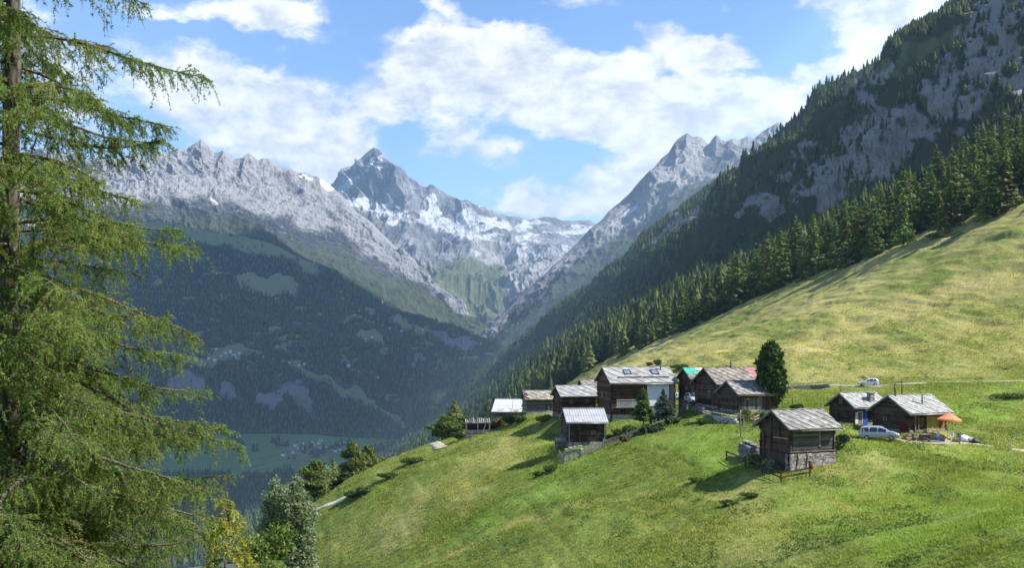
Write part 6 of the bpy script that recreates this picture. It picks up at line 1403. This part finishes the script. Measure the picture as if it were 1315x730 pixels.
# warped coordinates give the ragged, billowing edges
nz = nt.new('ShaderNodeTexNoise'); nt.l.new(nt.mapping(P0, (1, 1.6, 1)), nz.inputs['Vector']); nz.inputs['Scale'].default_value = 14; nz.inputs['Detail'].default_value = 6; nz.inputs['Roughness'].default_value = .6
wv = nt.vmath('SCALE', nt.vmath('SUBTRACT', nz.outputs['Color'], (.5, .5, .5)), scale=.055)
PW = nt.vmath('ADD', P0, wv)
CLOUDS = [(335,150,120,62,8,1),(415,205,85,34,4,1),(262,110,60,46,0,1),(205,95,60,60,0,.6),(462,188,32,20,0,.7),(330,22,85,28,5,1),(212,10,55,16,0,.7),(390,8,40,20,0,.5),
 (560,100,90,58,15,1),(640,70,110,46,10,1),(700,125,150,55,8,1),(830,150,130,50,6,1),(920,135,120,42,0,1),(990,140,60,34,0,.9),(880,60,80,30,20,.85),(920,62,46,24,10,.85),(790,95,60,40,0,.9),(570,10,46,12,10,.6),(485,130,46,30,-20,.75),
 (640,205,60,18,12,.62),(610,180,70,16,14,.5),(560,190,40,20,0,.45),(740,258,110,24,0,.85),(800,232,70,36,0,.9),(690,262,60,16,0,.7),(650,238,70,14,0,.4),(1110,40,70,46,15,1),(1060,10,50,16,0,.8),(1170,20,60,30,0,.8),(1060,95,70,24,0,.85),(1225,4,44,18,0,.8),(860,200,60,20,0,.6),(1010,185,50,30,0,.8),(740,5,60,14,0,.5),(80,110,90,80,0,.6),(20,20,60,40,0,.6)]
tot = None
for (x, y, rx, ry, ang, st) in CLOUDS:
    v = nt.vmath('SUBTRACT', PW, (math.atan((x-CX)/F), (HY-y)/math.hypot(F, x-CX), 0))
    v = nt.mapping(v, (1, 1, 1), (0, 0, R(ang)))
    v = nt.vmath('MULTIPLY', v, (F/rx, F/ry, 0))
    b = nt.math('MULTIPLY', nt.mrange(nt.vmath('LENGTH', v), 1.45, .25), st)
    tot = b if tot is None else nt.math('SUBTRACT', nt.math('ADD', tot, b), nt.math('MULTIPLY', tot, b))
# scattered cumulus over the rest of the sky
rest = nt.mrange(nt.noise(nt.mapping(P0, (1, 2.2, 1)), 2.6, 3, .5), .52, .68)
rest = nt.math('MULTIPLY', rest, nt.mrange(nt.math('ABSOLUTE', az), .46, .62)); rest = nt.math('MULTIPLY', rest, nt.mrange(el, 1.5, .5))
tot = nt.math('MAXIMUM', tot, rest)
n_a = nt.noise(nt.mapping(PW, (1, 1.5, 1)), 9, 9, .62); n_b = nt.noise(nt.mapping(P0, (1, 1.7, 1), loc=(3, 1, 2)), 34, 7, .62)
den = nt.math('ADD', tot, nt.math('ADD', nt.math('MULTIPLY', nt.math('SUBTRACT', n_a, .5), 2.1), nt.math('MULTIPLY', nt.math('SUBTRACT', n_b, .5), .85)))
cov = nt.mrange(den, .24, .84)
# brightness of the cloud itself: lit on the side of the sun (right, above), greyer in its thick undersides
sh = nt.noise(nt.mapping(PW, (1, 1.7, 1), loc=(-.010, -.018, 0)), 9, 9, .62); lit = nt.math('SUBTRACT', n_a, sh)
lf = nt.math('ADD', .5, nt.math('ADD', nt.math('MULTIPLY', lit, 2.0), nt.math('MULTIPLY', nt.math('SUBTRACT', n_b, .5), 1.1)))
ccol = nt.mix(nt.mrange(lf, .1, .85), (*CLOUD_D, 1), (*CLOUD_L, 1))
skyc = nt.mix(1.0, sky.outputs[0], SKY_TINT, 'MULTIPLY')
nt.put(bg.inputs['Color'], nt.mix(nt.math('MULTIPLY', cov, .96), skyc, ccol)); bg.inputs['Strength'].default_value = SKY_STR

# the summer air: one even volume round everything
hz = MB(); hz.box((500, 7500, 650), (30000, 22000, 3700))
mh = bpy.data.materials.new('haze'); mh.use_nodes = True; q = NT(mh.node_tree); mh.node_tree.nodes.remove(mh.node_tree.nodes['Principled BSDF'])
pv = q.new('ShaderNodeVolumePrincipled'); pv.inputs['Color'].default_value = (*HAZE_COL, 1); pv.inputs['Density'].default_value = HAZE_D; pv.inputs['Anisotropy'].default_value = 0.15
q.l.new(pv.outputs[0], mh.node_tree.nodes['Material Output'].inputs['Volume'])
if HAZE_D > 0: tag(hz.build('haze', mh), kind='stuff')

# a drifting cumulus, high up to the right and out of the picture; its shadow lies on the far side of the valley
def cloud_at(p, Y, t, rad, seed, flat=.35):
    se, ce = math.sin(SUN_EL), math.cos(SUN_EL)
    c = np.array((p*se, Y, -p*ce))+np.array(sun_dir)*t
    th = np.linspace(0, math.pi, 34); ph = np.linspace(0, 2*math.pi, 65)
    T, Q = np.meshgrid(th, ph, indexing='ij')
    N = np.stack([np.sin(T)*np.cos(Q), np.sin(T)*np.sin(Q), np.cos(T)], -1)
    r = 1+.38*fbm(N[..., 0]*2+seed, N[..., 1]*2, N[..., 2]*2+5, o=4)
    Pn = N*r[..., None]*np.array(rad)+c
    return Pn
mc_ = simple('cloud_white', (.9, .9, .9), (.85, .85, .87), .001, 1.0)
for i, (p, Y, t, rad) in enumerate(CLOUD_SHADE):
    G = cloud_at(p, Y, t, rad, i*7.7)
    tag(obj('cloud', np_mesh('cloud', G.reshape(-1, 3), grid_faces(34, 65)), mc_), kind='structure')
